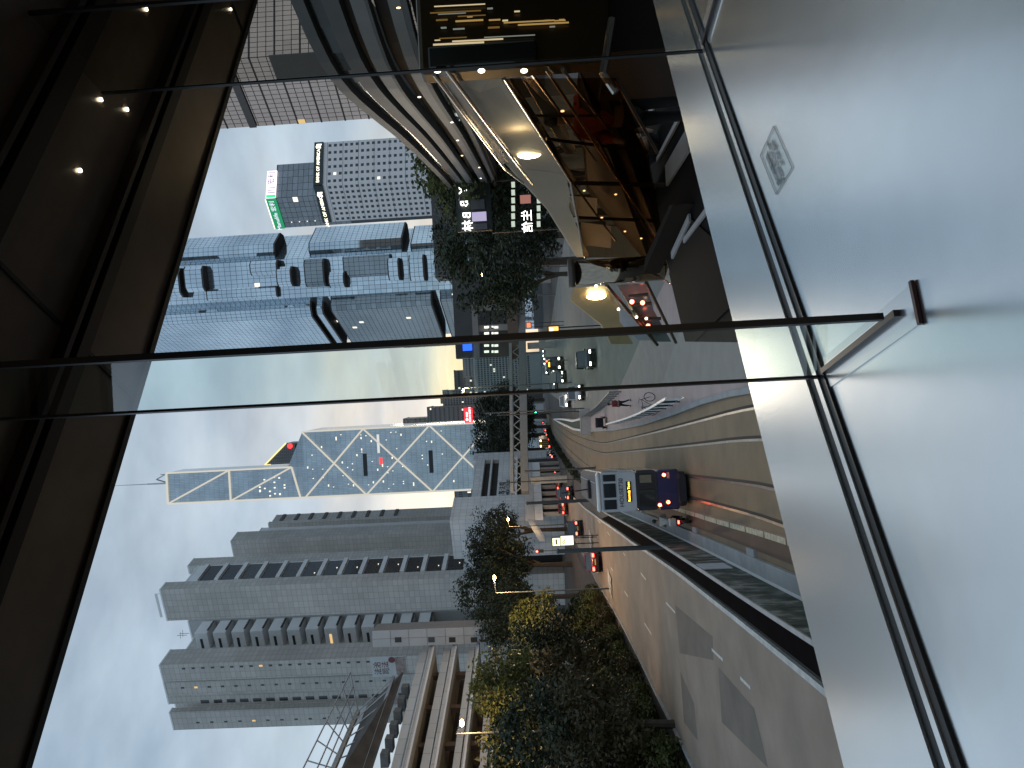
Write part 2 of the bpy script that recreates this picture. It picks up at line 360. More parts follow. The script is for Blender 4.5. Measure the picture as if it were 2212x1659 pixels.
struct('verge', sheet([V3((-60, 8, 0)), V3((-60, 95, 0))], [p+V3((-.3, 0, 0)) for p in road_l[1:6]], 0.012, 20), pm('verge_soil', (0.03, 0.026, 0.016), 0.95, var=0.4, scale=0.6))
# rails in the concrete: four grooved rails
track = Gs([(1262, 962), (1341, 972), (1420, 970), (1510, 961), (1641, 947)])
rail_r2 = [V3((-1.4, 12, 0)), V3((-2.21, 23.8, 0)), V3((-3.24, 33, 0)), V3((-4.56, 45.1, 0)), V3((-6.5, 63, 0)), V3((-8.4, 80, 0)), G(1240, 955), G(1218, 940), G(1200, 922), at(1188, 905, 210)]
rail_r1 = [p+V3((1.05, .1, 0)) for p in rail_r2]
rail_l1 = [V3((-3.1, 12, 0)), V3((-3.65, 22.3, 0)), V3((-4.2, 27.7, 0)), V3((-5.2, 36.9, 0)), V3((-6.75, 50, 0)), V3((-8.8, 66, 0)), V3((-11.2, 84, 0)), G(1232, 975), G(1208, 948), at(1192, 920, 190)]
rail_l2 = [p+V3((-1.05, -.1, 0)) for p in rail_l1]
tw = C.objects['tramway']
for r in (rail_r1, rail_r2, rail_l1, rail_l2):
    part('rail', ribbon(smooth(r), 0.085, 0.0165, 0.010, 90), steel_r, tw)
    part('rail_groove', ribbon([p+V3((.10, 0, 0)) for p in smooth(r)], 0.10, 0.0165, 0, 90), pm('groove_dark', (0.045, 0.035, 0.025), .8), tw)
# lane dashes, cream line, patches
rd = C.objects['road']
def k4(cx, cy): return (1042.3+.1984*cx, 1097.2+.1984*cy)
def k5(cx, cy): return (1371.5+.1984*cx, 1097.2+.1984*cy)
for (a, b) in [((1255, 130), (1285, 165)), ((1360, 260), (1385, 300)), ((1535, 490), (1556, 520)), ((1725, 710), (1780, 780)), ((2000, 1030), (2100, 1140)), ((1190, 320), (1205, 350)), ((1545, 905), (1585, 965)), ((1765, 1255), (1840, 1375)), ((1400, 650), (1420, 685))]:
    part('lane_dash', ribbon([G(*k4(*a)), G(*k4(*b))], 0.13, 0.016, 0, 4), white_p, rd)
for (a, b) in [((840, 1540), (960, 1655)), ((1150, 1850), (1260, 1960))]:
    part('lane_dash', ribbon([G(*k5(*a)), G(*k5(*b))], 0.13, 0.016, 0, 4), white_p, rd)
for poly in ([(1320, 1160), (1424, 1272), (1432, 1375), (1346, 1262), (1320, 1234)], [(1346, 1285), (1391, 1349), (1395, 1422), (1349, 1340)], [(1459, 1307), (1540, 1375), (1542, 1426), (1469, 1411)], [(1552, 1440), (1630, 1530), (1660, 1659), (1560, 1560)], [(1470, 1450), (1500, 1520), (1508, 1600), (1478, 1560)]):
    pp = [G(*p) for p in poly]; part('asphalt_patch', MB().add([(p.x, p.y, 0.0135) for p in pp], [tuple(range(len(pp)))]), asph_d, rd)
dl = resample(smooth([p for p in lane_r]), 15)
for i in range(0, 14):
    a, b = dl[i], dl[i+1]; part('cream_marking', ribbon([a.lerp(b, .03), a.lerp(b, .97)], 0.20, 0.025, 0, 4), yel_p, C.objects['bus_lane'])
g1 = [p+V3((1.5, 0, 0)) for p in lane_l[:5]]; part('wheel_line', ribbon(smooth(g1), 0.10, 0.024, 0, 60), pm('worn_line', (.2, .13, .09), .6, var=.4, scale=3), C.objects['bus_lane'])
# road lettering, painted long on the asphalt
for a, b in (((1264, 1146), (1283, 1176)), ((1303, 1224), (1325, 1274))):
    pa, pb = G(*a), G(*b); d = (pa-pb); d.z = 0
    dn = d.normalized(); sd = V3((dn.y, -dn.x, 0))
    for ch_, f_ in (('中', .26), ('環', -.26)):
        t = text('road_lettering', ch_, (pa+pb)/2+d*f_+V3((0, 0, 0.02)), sd, d, 1.0, white_p, rd, 0.001, bold=.02)
        t.matrix_basis = t.matrix_basis @ Matrix.Diagonal((2.5, d.length*.5, 1, 1))
# ------------------------------------------------------------------ median wall beside the tramway: concrete bays with coping
wall = thing('median_wall', 'stained grey concrete wall between bus lane and main road', 'wall', (-6.6, 20, 0))
wp = [V3((p.x, p.y, zg(p.y))) for p in resample(smooth([p+V3((-.12, 0, 0)) for p in bed_l[:6]]), 19)]
for i in range(18):
    a, b = wp[i], wp[i+1]; d = (b-a); e = d.normalized(); nn = V3((e.y, -e.x, 0))
    part('wall_bay', MB().ob(a+e*.015-nn*.1, d-e*.03, nn*.1, (0, 0, 1.45)), conc_s, wall, bevel=.01)
    part('coping', MB().ob(a-nn*.12+V3((0, 0, 1.452)), d*.998, nn*.13, (0, 0, .05)), pm('coping_stone', (.40, .38, .36), .7, var=.2), wall)
    part('kerb_stone', MB().ob(a+nn*.012+e*.01, d-e*.02, nn*.62, (0, 0, .16)), conc, wall, bevel=.015)
    part('white_edge', MB().ob(a+nn*.02+e*.01+V3((0, 0, .1605)), d-e*.02, nn*.09, (0, 0, .03)), white_m, wall)
    if i % 3 == 1: part('drain_block', MB().ob(a+nn*.635+d*.4, e*.9, nn*.25, (0, 0, .13)), conc, wall, bevel=.01)
a, b = wp[6], wp[7]; e = (b-a).normalized(); nn = V3((e.y, -e.x, 0))
pz = V3((-8.05, 33.6, 0))
part('notice_board', MB().ob(wp[5]+nn*.005+e*.1+V3((0, 0, .38)), e*1.5, nn*.03, (0, 0, 1.04)), pm('pale_board', (.55, .58, .60), .5, var=.1), wall)
# ------------------------------------------------------------------ building materials
tile = grid_mat('grey_tile', (0.54, 0.52, 0.485), (0.34, 0.33, 0.31), 1.5, 1.1, 0.05, rough=0.55, spec=0.3)
tile_w = grid_mat('white_tile', (0.50, 0.51, 0.52), (0.30, 0.31, 0.31), 1.9, 1.9, 0.05, rough=0.5, spec=0.3)
tile_c = grid_mat('court_tile', (0.66, 0.67, 0.68), (0.44, 0.45, 0.46), 1.3, 1.3, 0.05, rough=0.5, spec=0.3)
whitec = pm('white_concrete', (0.76, 0.77, 0.77), 0.6, var=0.08, scale=0.5)
win_d = pm('dark_window', (0.035, 0.038, 0.042), 0.18, var=0.3, scale=0.3, spec=0.7, objvar=0.5)
win_b = pm('brown_window', (0.045, 0.035, 0.030), 0.15, var=0.3, scale=0.3, spec=0.8, objvar=0.4)
lit_w = em('lit_window', (1.0, 0.66, 0.30), 0.55); lit_c = em('lit_window_cool', (1.0, 0.93, 0.78), 0.9)
lip_g = pm('blue_curtain_glass', (0.60, 0.69, 0.76), 0.06, metal=0.85, var=0.12, scale=0.15, objvar=0.14)
lip_d = pm('dark_curtain_glass', (0.30, 0.335, 0.36), 0.10, metal=0.8, var=0.2, scale=0.12, objvar=0.2)
lip_m = pm('curtain_mullion', (0.055, 0.075, 0.085), 0.4, metal=0.4, var=0.1)
soff = pm('brown_soffit', (0.055, 0.046, 0.040), 0.6, var=0.15, scale=0.3)
e1, e2 = V3((-0.952, 0.306, 0)), V3((0.306, 0.952, 0))
UPV = V3((0, 0, 1))
# ------------------------------------------------------------------ law court tower, stepped tiled slabs
hcl = at(900, 1437, 150); hc = thing('law_court_tower', 'tall grey tiled tower of stepped slabs with white balcony bays', 'building', (hcl.x, hcl.y, zg(150)))
def slab(px, py, Y, left=None, right=None, depth=20, width=10, mat=tile, name='tiled_slab', z0=None):
    c = at(px, py, Y); p = V3((c.x, c.y, 0)); q = V3(c)
    w = reach(q, e1, left) if left else width; d = reach(q, e2, right) if right else depth
    zb = zg(Y)-1 if z0 is None else z0
    part(name, MB().prism([p, p+e2*d, p+e2*d+e1*w, p+e1*w], zb, c.z), mat, hc, uv=True)
    part('roof_edge', MB().prism([p-e1*.05-e2*.05, p+e2*(d+.05)-e1*.05, p+e2*(d+.05)+e1*(w+.05), p+e1*(w+.05)-e2*.05], c.z+.01, c.z+.35), whitec, hc)
    return c, w, d
gl = Glazing(hc, 'window', 300)
a1, wa1, da1 = slab(346, 1437, 150, left=1473, right=1403, depth=30)
a2, wa2, _ = slab(355, 1474, 152.5, left=1503, depth=26)
a3, wa3, _ = slab(362, 1503, 154.5, left=1521, depth=24)
an, wan, _ = slab(380, 1520, 160, left=1533, depth=20)
a4, wa4, _ = slab(368, 1539, 154, left=1577, right=1529, depth=24)
rc, wrc, _ = slab(408, 1342, 166, left=1402, depth=15, mat=pm('recess_wall', (.42, .42, .41), .7, var=.1, scale=.3), name='recess_wall')
b1, wb1, db1 = slab(347, 1274, 150, left=1341, right=1257.7)
s1, ws1, ds1 = slab(402, 1258, 167, left=1275, right=1222, mat=whitec, name='window_wall')
c1, wc1, dc1 = slab(407, 1222.7, 186, left=1240, right=1206)
d1, wd1, dd1 = slab(500, 1169, 196, left=1203, right=1149)
f0, wf0, _ = slab(560, 1150, 214, left=1172, right=1140, mat=whitec, name='white_slab')
ee, wee, _ = slab(581, 1131, 216, left=1144, right=1127)
ff, wff, dff = slab(590, 1126, 224, left=1133, right=1112)
def winrow(c, w, fr, n, v0, v1, Y, ww, wh, mat=win_d, dirv=e1, nrm=-e2, O=None):
    o = (O or c) + dirv*(w*fr); 
    py = pix(o)[1]
    zt, zb = at(v0, py, Y).z, at(v1, py, Y).z
    for i in range(n):
        z = zt+(zb-zt)*i/(n-1); gl.p.append((V3((o.x, o.y, z-wh/2))-dirv*ww/2, dirv, nrm, ww, wh, 0.03, mat if random.random() > .05 else lit_w, 0))
winrow(a1, wa1, .25, 20, 395, 795, 150, .45, .75)
winrow(a2, wa2, .45, 16, 392, 830, 152.5, .45, .75)
winrow(a3, wa3, .85, 16, 440, 870, 154.5, .9, 1.9)
winrow(a4, wa4, .62, 12, 423, 760, 154, .4, .75)
# white bays of the recess, one bay for each storey
nb = 13; fz0, fz1 = at(425, 1343, 163).z, at(945, 1343, 163).z
for i in range(nb):
    zt = fz0+(fz1-fz0)*i/nb; hh = (fz0-fz1)/nb
    o = V3((rc.x, rc.y, 0))+e1*.1-e2*4.6
    part('balcony_bay', MB().ob(o+V3((0, 0, zt-hh*.68)), e1*(wrc*.97), e2*4.6, (0, 0, hh*.70)), whitec, hc, bevel=.12)
    gl.p.append((o+e1*(wrc*.2)+V3((0, 0, zt-hh*.36)), e1, -e2, wrc*.60, hh*.14, .04, win_d if i < 7 else random.choice((win_d, lit_w)), 0))
    gl.p.append((V3((rc.x, rc.y, zt-hh*.72))-e1*.15-e2*4.0, e2, -e1, 3.6, hh*.12, .03, win_b, 0))
# slanted-looking frames on the receding window wall
nb = 13; W_ = ds1; zt0, zb0 = at(418, 1250, 167).z, at(1000, 1250, 167).z
for i in range(nb):
    hh = (zt0-zb0)/nb; z = zt0-(i+1)*hh
    o = V3((s1.x, s1.y, z))
    part('bay_frame', MB().ob(o-e1*.02+V3((0, 0, hh*.80)), e2*W_*.98, e1*-.55, (0, 0, hh*.20)), whitec, hc)
    gl.p.append((o+e2*W_*.06-e1*.01, e2, -e1, W_*.88, hh*.76, .05, win_b, 0))
for i in range(5, 13):
    hh = (zt0-zb0)/13; q_ = V3((s1.x, s1.y, zt0-(i+1)*hh+hh*.2))+e2*W_*random.uniform(.2, .6)-e1*.12; part('ceiling_lamp', MB().ell(q_, .12, .35, .12, 6, 4), lit_c, hc)
for i in range(9):
    z = ff.z-2-i*4.6; part('fin_slot', MB().ob(V3((ff.x, ff.y, z))-e1*.02, e2*dff*.95, e1*-.25, (0, 0, -1.0)), dark_m, hc)
for i in range(4):
    z = at(745, 1145, 214).z-i*6.2; part('white_panel', MB().ob(V3((f0.x, f0.y, z))-e2*.2+e1*.2, e1*(wf0*.9), e2*.2, (0, 0, -5.2)), pm('bright_panel', (.66, .68, .70), .5, var=.06), hc)
bn = a1+e1*.1
zt, zb = at(797, 1428, 149).z, at(872, 1428, 149).z
ban = part('banner', MB().ob(V3((a1.x, a1.y, zb))-e2*.15-e1*.2, e1*5.2, e2*.05, (0, 0, zt-zb)), pm('pale_banner', (.50, .53, .53), .7, var=.12, scale=.6), hc)
red_t = pm('banner_red', (.16, .05, .05), .7)
text('lettering', '法治\n司法', V3((a1.x, a1.y, zt-2.3))+e1*2.7-e2*.2, -e1, UPV, 1.7, red_t, hc, .01)
part('banner_crest', MB().tube(V3((a1.x, a1.y, zt-4.6))+e1*.7-e2*.2, V3((a1.x, a1.y, zt-4.6))+e1*.7-e2*.16, .75, n=14), red_t, hc)
part('banner_print', MB().ob(V3((a1.x, a1.y, zb+.1))-e2*.17, e1*4.6, e2*.02, (0, 0, 2.0)), pm('print_brown', (.28, .22, .2), .7, var=.5, scale=1.2), hc)
for k, (x, y) in enumerate(((398, 1372), (403, 1368))):
    p = at(x+6, y, 166); part('antenna', MB().tube(p, p+V3((0, 0, 2.4)), .05).tube(p+V3((-.8, 0, 1.6)), p+V3((.8, 0, 1.6)), .04), dark_m, hc)
p = b1+e1*1; part('roof_rail', MB().bar(p+V3((0, 0, 1.3)), p+e1*(wb1-2)+V3((0, 0, 1.3)), .12, .5).bar(p+V3((0, 0, .3)), p+V3((0, 0, 1.5)), .1, .1), white_m, hc)
gl.done()
# ------------------------------------------------------------------ podium with stacked parapet bands
pr, pl2 = at(909, 1403, 98), at(844, 1659, 77)
dv = (V3((pl2.x, pl2.y, 0))-V3((pr.x, pr.y, 0))); dl_ = dv.length; dv.normalize(); nv = V3((-dv.y, dv.x, 0))
if nv.y < 0: nv = -nv
pod = thing('terraced_podium', 'low terraced block with stacked grey parapet bands above the trees', 'building', (pr.x, pr.y, zg(98)))
o0 = V3((pr.x, pr.y, 0))
zs = [at(v, 1403, 98).z for v in (909, 925, 941, 959, 974, 989, 1014, 1026, 1037, 1059, 1072, 1084)]
par = grid_mat('parapet_tile', (0.54, 0.535, 0.52), (0.36, 0.36, 0.35), 2.4, 4.0, 0.06, rough=0.6, spec=0.3)
for k in range(4):
    zt, zm, zb = zs[3*k:3*k+3]
    part('parapet', MB().ob(o0+V3((0, 0, zm)), dv*dl_*1.5, nv*.8, (0, 0, zt-zm)), par, pod, uv=True)
    part('parapet_ledge', MB().ob(o0-nv*.7+V3((0, 0, zb+.25)), dv*dl_*1.5, nv*1.4, (0, 0, zm-zb-.55)), par, pod, uv=True)
    part('slab_edge', MB().ob(o0-nv*.74+V3((0, 0, zb)), dv*dl_*1.5, nv*1.6, (0, 0, .23)), whitec, pod)
    part('floor_slab', MB().ob(o0+nv*.85+V3((0, 0, zb)), dv*dl_*1.5, nv*10, (0, 0, .3)), conc, pod)
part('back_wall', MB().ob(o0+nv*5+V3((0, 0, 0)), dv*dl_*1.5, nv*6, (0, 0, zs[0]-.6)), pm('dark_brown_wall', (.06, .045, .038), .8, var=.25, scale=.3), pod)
for k in range(7):
    part('column', MB().ob(o0+dv*(3+k*6.5)+nv*1.6, dv*.7, nv*.7, (0, 0, zs[0]-.7)), pm('brown_column', (.12, .09, .075), .8), pod)
part('lit_room', MB().ob(o0+nv*2.0+dv*.3+V3((0, 0, zs[5]+.2)), dv*2.0, nv*.2, (0, 0, zs[3]-zs[5]-.4)), em('amber_room', (1, .62, .25), .2), pod)
# ------------------------------------------------------------------ pylon
pz = at(805, 1399, 97); pw = at(805, 1363, 97)
wv = V3((pw.x-pz.x, 0, 0)); py_ = thing('tiled_pylon', 'white tiled pylon slab standing at the end of the terraced podium', 'building', (pz.x, pz.y, zg(97)))
pb = V3((pz.x, pz.y, 0)); zt = pz.z; nrow = 12; hrow = (zt-zg(97))/nrow
part('core', MB().ob(pb+V3((.05, .1, zg(97)-1)), wv-V3((.1, 0, 0)), (0, 3, 0), (0, 0, zt-zg(97)+.9)), pm('joint_grey', (.2, .2, .2), .8), py_)
tm = pm('white_facing_tile', (.47, .48, .49), .5, var=.08, scale=.6, objvar=.07)
for j in range(nrow):
    for i in range(2):
        part('tile', MB().ob(pb+wv*(i/2)+V3((.03, 0, zg(97)+j*hrow+.03)), wv/2-V3((.05, 0, 0)), (0, .1, 0), (0, 0, hrow-.06)), tm, py_)
    part('tile', MB().ob(pb+V3((-.03, .12, zg(97)+j*hrow+.03)), (.07, 0, 0), (0, 2.8, 0), (0, 0, hrow-.06)), tm, py_)
for v in (860, 932, 977, 1024, 1070):
    p = at(v, 1382, 97); part('opening', MB().ob(p-V3((.35, .03, .45)), (.7, 0, 0), (0, .06, 0), (0, 0, .9)), win_b, py_)
# ------------------------------------------------------------------ steel gantry on the podium roof
st = thing('rooftop_steel_frame', 'grey steel frame and railings on the roof of the terraced podium', 'steel frame', (pr.x-6, pr.y-4, zs[0]))
def P(x, y, Y): return at(x, y, Y)
lines = [((757, 1453), (640, 1690)), ((762, 1484), (672, 1690)), ((764, 1515), (690, 1690))]
ends = []
for a, b in lines:
    A, B = P(*a, 92), P(*b, 74); part('rail', MB().tube(A, B, .09), galv, st); ends.append((A, B))
A, B = P(773, 1538, 92), P(708, 1690, 74); part('beam', MB().bar(A, B, .5, .5), conc, st); ends.append((A, B))
for k in range(7):
    t = k/6; pts = [e[0].lerp(e[1], t) for e in ends]; part('post', MB().tube(pts[0], pts[3], .08), galv, st)
A2, B2 = P(850, 1462, 95), P(772, 1690, 76); part('beam', MB().bar(A2, B2, .35, .35), galv, st)
for k in range(8):
    t = k/7; p = A.lerp(B, t); q_ = A2.lerp(B2, t); part('rib', MB().bar(p, q_, .12, .12), galv, st)
part('deck', MB().slab([A+V3((0, 1.2, -.8)), B+V3((0, 1.2, -.8)), B2+V3((0, 1.2, -.8)), A2+V3((0, 1.2, -.8))], (0, .3, -.3)), pm('dark_plant_room', (.085, .08, .075), .8, var=.4, scale=.4), st)
for k in range(6):
    q_ = A2.lerp(B2, .15+k*.13)+V3((-.4, .4, -1.5)); part('plant_unit', MB().box(q_.x-1.1, q_.x+.5, q_.y, q_.y+1.2, q_.z-.9, q_.z), pm('plant_grey', (.13, .13, .125), .7, var=.3), st)
# ------------------------------------------------------------------ white law court block with the lettering
ct = thing('court_building', 'low white court block with deep dark slots and HIGH COURT lettering', 'building', tuple(at(1115, 1040, 172)))
YA, YB = 172, 150
A, B = at(1030, 991, YA), at(1001, 1101, YB)       # top right, top left of the front
a0, b0 = V3((A.x, A.y, 0)), V3((B.x, B.y, 0)); cdv = (b0-a0); cl = cdv.length; cdv.normalize(); cn = V3((-cdv.y, cdv.x, 0)); cn = cn if cn.y > 0 else -cn
def cz(v): return at(v, 991, YA).z
zt = cz(1030)
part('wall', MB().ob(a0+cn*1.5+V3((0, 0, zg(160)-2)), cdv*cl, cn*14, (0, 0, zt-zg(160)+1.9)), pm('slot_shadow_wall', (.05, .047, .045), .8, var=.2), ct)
for v0, v1, d in ((1030, 1048, .0), (1061, 1065, -.0), (1079, 1108, 0)):
    part('tiled_band', MB().ob(a0+V3((0, 0, cz(v1))), cdv*cl, cn*1.5, (0, 0, cz(v0)-cz(v1))), tile_c, ct, uv=True)
part('tiled_band', MB().ob(a0+V3((0, 0, cz(1079.2))), cdv*cl*.0+cdv*.01, cn*1.5, (0, 0, .02)), tile_c, ct)
for k in range(7):
    part('slot_pier', MB().ob(a0+cdv*(cl*k/7)-cn*.05+V3((0, 0, cz(1115))), cdv*.7, cn*1.4, (0, 0, cz(1108)-cz(1115)-.02)), whitec, ct)
part('base_beam', MB().ob(a0-cn*.3+V3((0, 0, cz(1119))), cdv*cl, cn*1.5, (0, 0, cz(1115)-cz(1119)-.02)), whitec, ct)
part('end_block', MB().ob(a0-cdv*4.2+cn*.6+V3((0, 0, zg(160)-2)), cdv*4.1, cn*9, (0, 0, zt-zg(160)+3)), tile_c, ct, uv=True)
part('left_block', MB().ob(b0-cn*3+V3((0, 0, zg(160)-2)), cdv*9, cn*9, (0, 0, cz(1003)-zg(160)+2)), tile_c, ct, uv=True)
lt = pm('dark_lettering', (.05, .055, .06), .6)
mid = a0+cdv*cl*.68
text('lettering', '高等法院', V3((mid.x, mid.y, cz(1090.5)))-cn*.05, -cdv, UPV, 1.7, lt, ct, .04).data.space_character = 1.25
text('lettering', 'THE HIGH COURT', V3((mid.x, mid.y, cz(1101)))-cn*.05, -cdv, UPV, 1.15, lt, ct, .04)
cr = a0+cdv*cl*.88; part('crest', MB().tube(V3((cr.x, cr.y, cz(1099)))-cn*.12, V3((cr.x, cr.y, cz(1099)))-cn*.02, .85, n=14).tube(V3((cr.x, cr.y, cz(1091)))-cn*.1, V3((cr.x, cr.y, cz(1096)))-cn*.1, .12), pm('crest_grey', (.13, .13, .13), .6), ct)
# covered walkway below the court, pale fascia
wk = thing('covered_walkway', 'long pale fascia of covered walkway with dark columns below the court', 'walkway', tuple(G(1230, 1060)))
A, B = at(1133, 1000, 150), at(1136, 1125, 128); dvw = B-A
part('fascia', MB().ob(A, dvw, (0, .6, 0), (0, 0, at(1134, 1000, 150).z-at(1147, 1000, 150).z-4.4)), whitec, wk)
hgt = at(1133, 1000, 150).z-at(1149, 1000, 150).z
C.objects[wk.children[0].name] if False else None
part('fascia', MB().ob(A-V3((0, .3, hgt)), dvw, (0, .5, 0), (0, 0, hgt)), pm('pale_fascia', (.50, .51, .52), .6, var=.08, scale=.4), wk)
part('roof_slab', MB().ob(A+V3((0, .3, -.3)), dvw, (0, 7, 0), (0, 0, .28)), conc, wk)
for k in range(9):
    p = A+dvw*(k+.4)/9; part('column', MB().box(p.x-.35, p.x+.35, p.y+.9, p.y+1.6, zg(p.y)-.5, p.z-.35), conc, wk)
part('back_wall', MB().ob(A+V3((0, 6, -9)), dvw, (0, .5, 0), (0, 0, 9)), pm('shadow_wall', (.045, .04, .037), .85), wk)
A, B = at(1140, 1125, 127), at(1165, 1170, 112); part('ramp_roof', MB().slab([A, B, B+V3((0, 3, 0)), A+V3((0, 3, 0))], (0, 0, -.9)), pm('pale_fascia', (.5, .51, .52)), wk)
# ------------------------------------------------------------------ prismatic glass tower with white bracing
YB_ = 560.0
def pb_(x, y): return at(x, y, YB_)
boc = thing('prism_glass_tower', 'tall blue glass prism tower with glowing white diagonal bracing', 'tower', tuple(pb_(1150, 990)))
bg_ = grid_mat('tower_glass', (0.50, 0.56, 0.60), (0.26, 0.30, 0.32), 1.35, 4.0, 0.10, rough=0.16, metal=0.8)
bg2 = grid_mat('tower_glass_side', (0.42, 0.48, 0.52), (0.2, 0.23, 0.25), 1.35, 4.0, 0.10, rough=0.12, metal=0.7)
def flatten(pts): return [V3((p.x, YB_, p.z)) for p in pts]
up = flatten([pb_(362, 1088), pb_(642, 1074), pb_(1060, 1052), pb_(1060, 1000), pb_(640, 1009), pb_(362, 1021)])
lo = flatten([pb_(645, 1074), pb_(1100, 1049), pb_(1100, 914), pb_(653, 931)])
xl, xr = lo[1].x, lo[2].x; zl = zg(560)
xl0, xr0 = up[0].x, up[5].x
# lower shaft: square 52 m plan; upper shaft: the quarter that climbs on
xL, xR = (pb_(900, 1063).x), (pb_(900, 920).x); zs_ = pb_(653, 931).z; zn = pb_(622, 1010).z; zt = pb_(362, 1050).z
xM = xL+(xR-xL)*.47
part('lower_shaft', MB().prism([(xL, YB_), (xR, YB_), (xR, YB_+52), (xL, YB_+52)], zl, zs_), bg_, boc, uv=True)
part('upper_shaft', MB().prism([(xL, YB_-.1), (xM, YB_-.1), (xM, YB_+26), (xL, YB_+52)], zs_, zt), bg_, boc, uv=True)
mb = MB(); mb.add([(xM, YB_, zs_), (xR, YB_, zs_), (xR, YB_+52, zs_), (xM, YB_+30, zs_+22), (xM, YB_, zn)], [(0, 1, 4), (1, 2, 3, 4), (0, 4, 3), (0, 3, 2, 1)])
part('sloped_glass_roof', mb, bg2, boc, uv=True)
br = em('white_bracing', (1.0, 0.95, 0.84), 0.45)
def zV(v): return pb_(v, 1000).z
n0, n1, n2, n3, n4 = zs_, zV(789), zV(932), zV(1070), zV(1100)
def brace(x0, z0, x1, z1, w=1.15): part('brace', MB().bar((x0, YB_-1.0, z0), (x1, YB_-1.0, z1), 1.2, w), br, boc)
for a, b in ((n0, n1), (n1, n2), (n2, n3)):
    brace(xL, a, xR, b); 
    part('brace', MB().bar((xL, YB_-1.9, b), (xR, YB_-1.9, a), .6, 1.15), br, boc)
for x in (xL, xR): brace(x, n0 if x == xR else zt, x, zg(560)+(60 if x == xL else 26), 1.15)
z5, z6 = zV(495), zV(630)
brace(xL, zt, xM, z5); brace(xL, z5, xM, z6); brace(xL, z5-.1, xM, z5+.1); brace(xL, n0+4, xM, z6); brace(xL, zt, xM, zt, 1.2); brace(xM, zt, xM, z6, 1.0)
for v, f in ((737+155/3, .45), (737+583/3, .42)):
    z = zV(v); part('louvre_slot', MB().box(xL+(xR-xL)*.28, xL+(xR-xL)*.62, YB_-.3, YB_+.2, z-1.6, z+1.6), dark_m, boc)
mb = MB()
for k in range(60):
    z = random.choice((random.uniform(zs_-10, zs_-90), random.uniform(zl+70, zs_-5))); z = zl+round((z-zl)/4.0)*4; x = random.uniform(xL+3, xR-3)
    w = random.choice((.5, .7, 1.6)); mb.box(x, x+w, YB_-.25, YB_-.1, z+.9, z+1.8)
for k in range(16):
    x = xL+2+random.uniform(0, (xM-xL)*.6); z = z6+6+round(random.uniform(0, 26)/4)*4; mb.box(x, x+1, YB_-.45, YB_-.15, z, z+1.3)
part('lit_windows', mb, em('tower_lit', (1, .93, .75), 0.9), boc, kind='stuff')
p = V3((xL+(xM-xL)*.62, YB_+10, zt)); ph = pb_(232, 1047).z
part('mast', MB().tube(p, (p.x, p.y, zt+(ph-zt)*.45), .9, .6, 6).tube((p.x, p.y, zt+(ph-zt)*.45), (p.x, p.y, ph), .45, .2, 6), pm('mast_white', (.6, .6, .6), .5), boc)
part('mast', MB().tube(p+V3((7, 3, 0)), (p.x+7, p.y+3, zt+(ph-zt)*.25), .6, .4, 6), pm('mast_white', (.6, .6, .6), .5), boc)
part('roof_truss', MB().bar((xM, YB_+2, zt), (xM-5, YB_+2, zt+10), .8, .8).bar((xM-5, YB_+2, zt+10), (p.x, p.y, zt+4), .8, .8), galv, boc)
part('roof_sign', MB().box(xL+(xR-xL)*.62, xL+(xR-xL)*.9, YB_-.6, YB_-.3, zV(822), zV(817)), em('sign_white', (1, 1, 1), .5), boc)
part('roof_sign', MB().box(xL+(xR-xL)*.45, xL+(xR-xL)*.55, YB_-.6, YB_-.3, zV(826), zV(820)), em('sign_red', (1, .05, .05), 1.5), boc)
# ------------------------------------------------------------------ far towers, each a building with built windows
def far_tower(name, label, box, Y, depth, mat, winmat, cols, rows, wx=.55, wz=.55, cap=0, lit=.03, cat='building', extra=None):
    x0, y0, y1 = box; A, B = at(x0, y1, Y), at(x0, y0, Y); xb = max(1108, x0)
    t = thing(name, label, cat, tuple(at(1150, (y0+y1)/2, Y)))
    zb = zg(Y); W_ = B.x-A.x; zt = A.z
    part('wall', MB().box(A.x, B.x, Y, Y+depth, zb, zt), mat, t, uv=True)
    part('roof_edge', MB().box(A.x-.3, B.x+.3, Y-.3, Y+depth+.3, zt+.05, zt+W_*.04), mat, t, uv=True)
    if cap: part('roof_plant', MB().box(A.x+W_*.25, A.x+W_*.7, Y+2, Y+depth*.6, zt+W_*.05, zt+W_*cap), mat, t, uv=True)
    if cols:
        g = Glazing(t, 'window', 150); zlow = at(1112, y0, Y).z
        g.face((A.x+W_*.04, Y, 0), (1, 0, 0), W_*.92, max(zb, zlow-10), zt-W_*.05, cols, rows, W_*.92/cols*(1-wx), (zt-max(zb, zlow-10))/rows*(1-wz), winmat, (0, -1, 0), .1, lit, lit_c); g.done()
    if extra: extra(t, A, B, zt, Y)
    return t
fw1 = pm('pale_far_wall', (.42, .42, .41), .7, var=.1, scale=.05); fw2 = pm('tan_far_wall', (.36, .33, .30), .7, var=.1, scale=.05); fw3 = pm('grey_far_wall', (.28, .29, .31), .6, var=.1, scale=.05)
fw4 = pm('brown_far_wall', (.20, .18, .165), .6, var=.15, scale=.05)
far_tower('office_tower', 'pale far office tower with a dense square window grid beyond the footbridge', (1029, 771, 846), 480, 30, fw1, win_d, 15, 17, .6, .6)
far_tower('office_tower', 'grey far tower block rising just behind the dense grid office tower', (1003, 768, 815), 560, 30, fw3, win_d, 9, 20, .5, .4)
far_tower('office_tower', 'brown far tower with pale crown block above the grid office tower', (984, 800, 843), 600, 30, fw4, win_d, 8, 12, .7, .35, cap=.0)
far_tower('office_tower', 'slim tan far tower with many small square windows beside the red screen', (959, 843, 882), 520, 30, fw2, win_d, 9, 30, .6, .6, cap=.2)
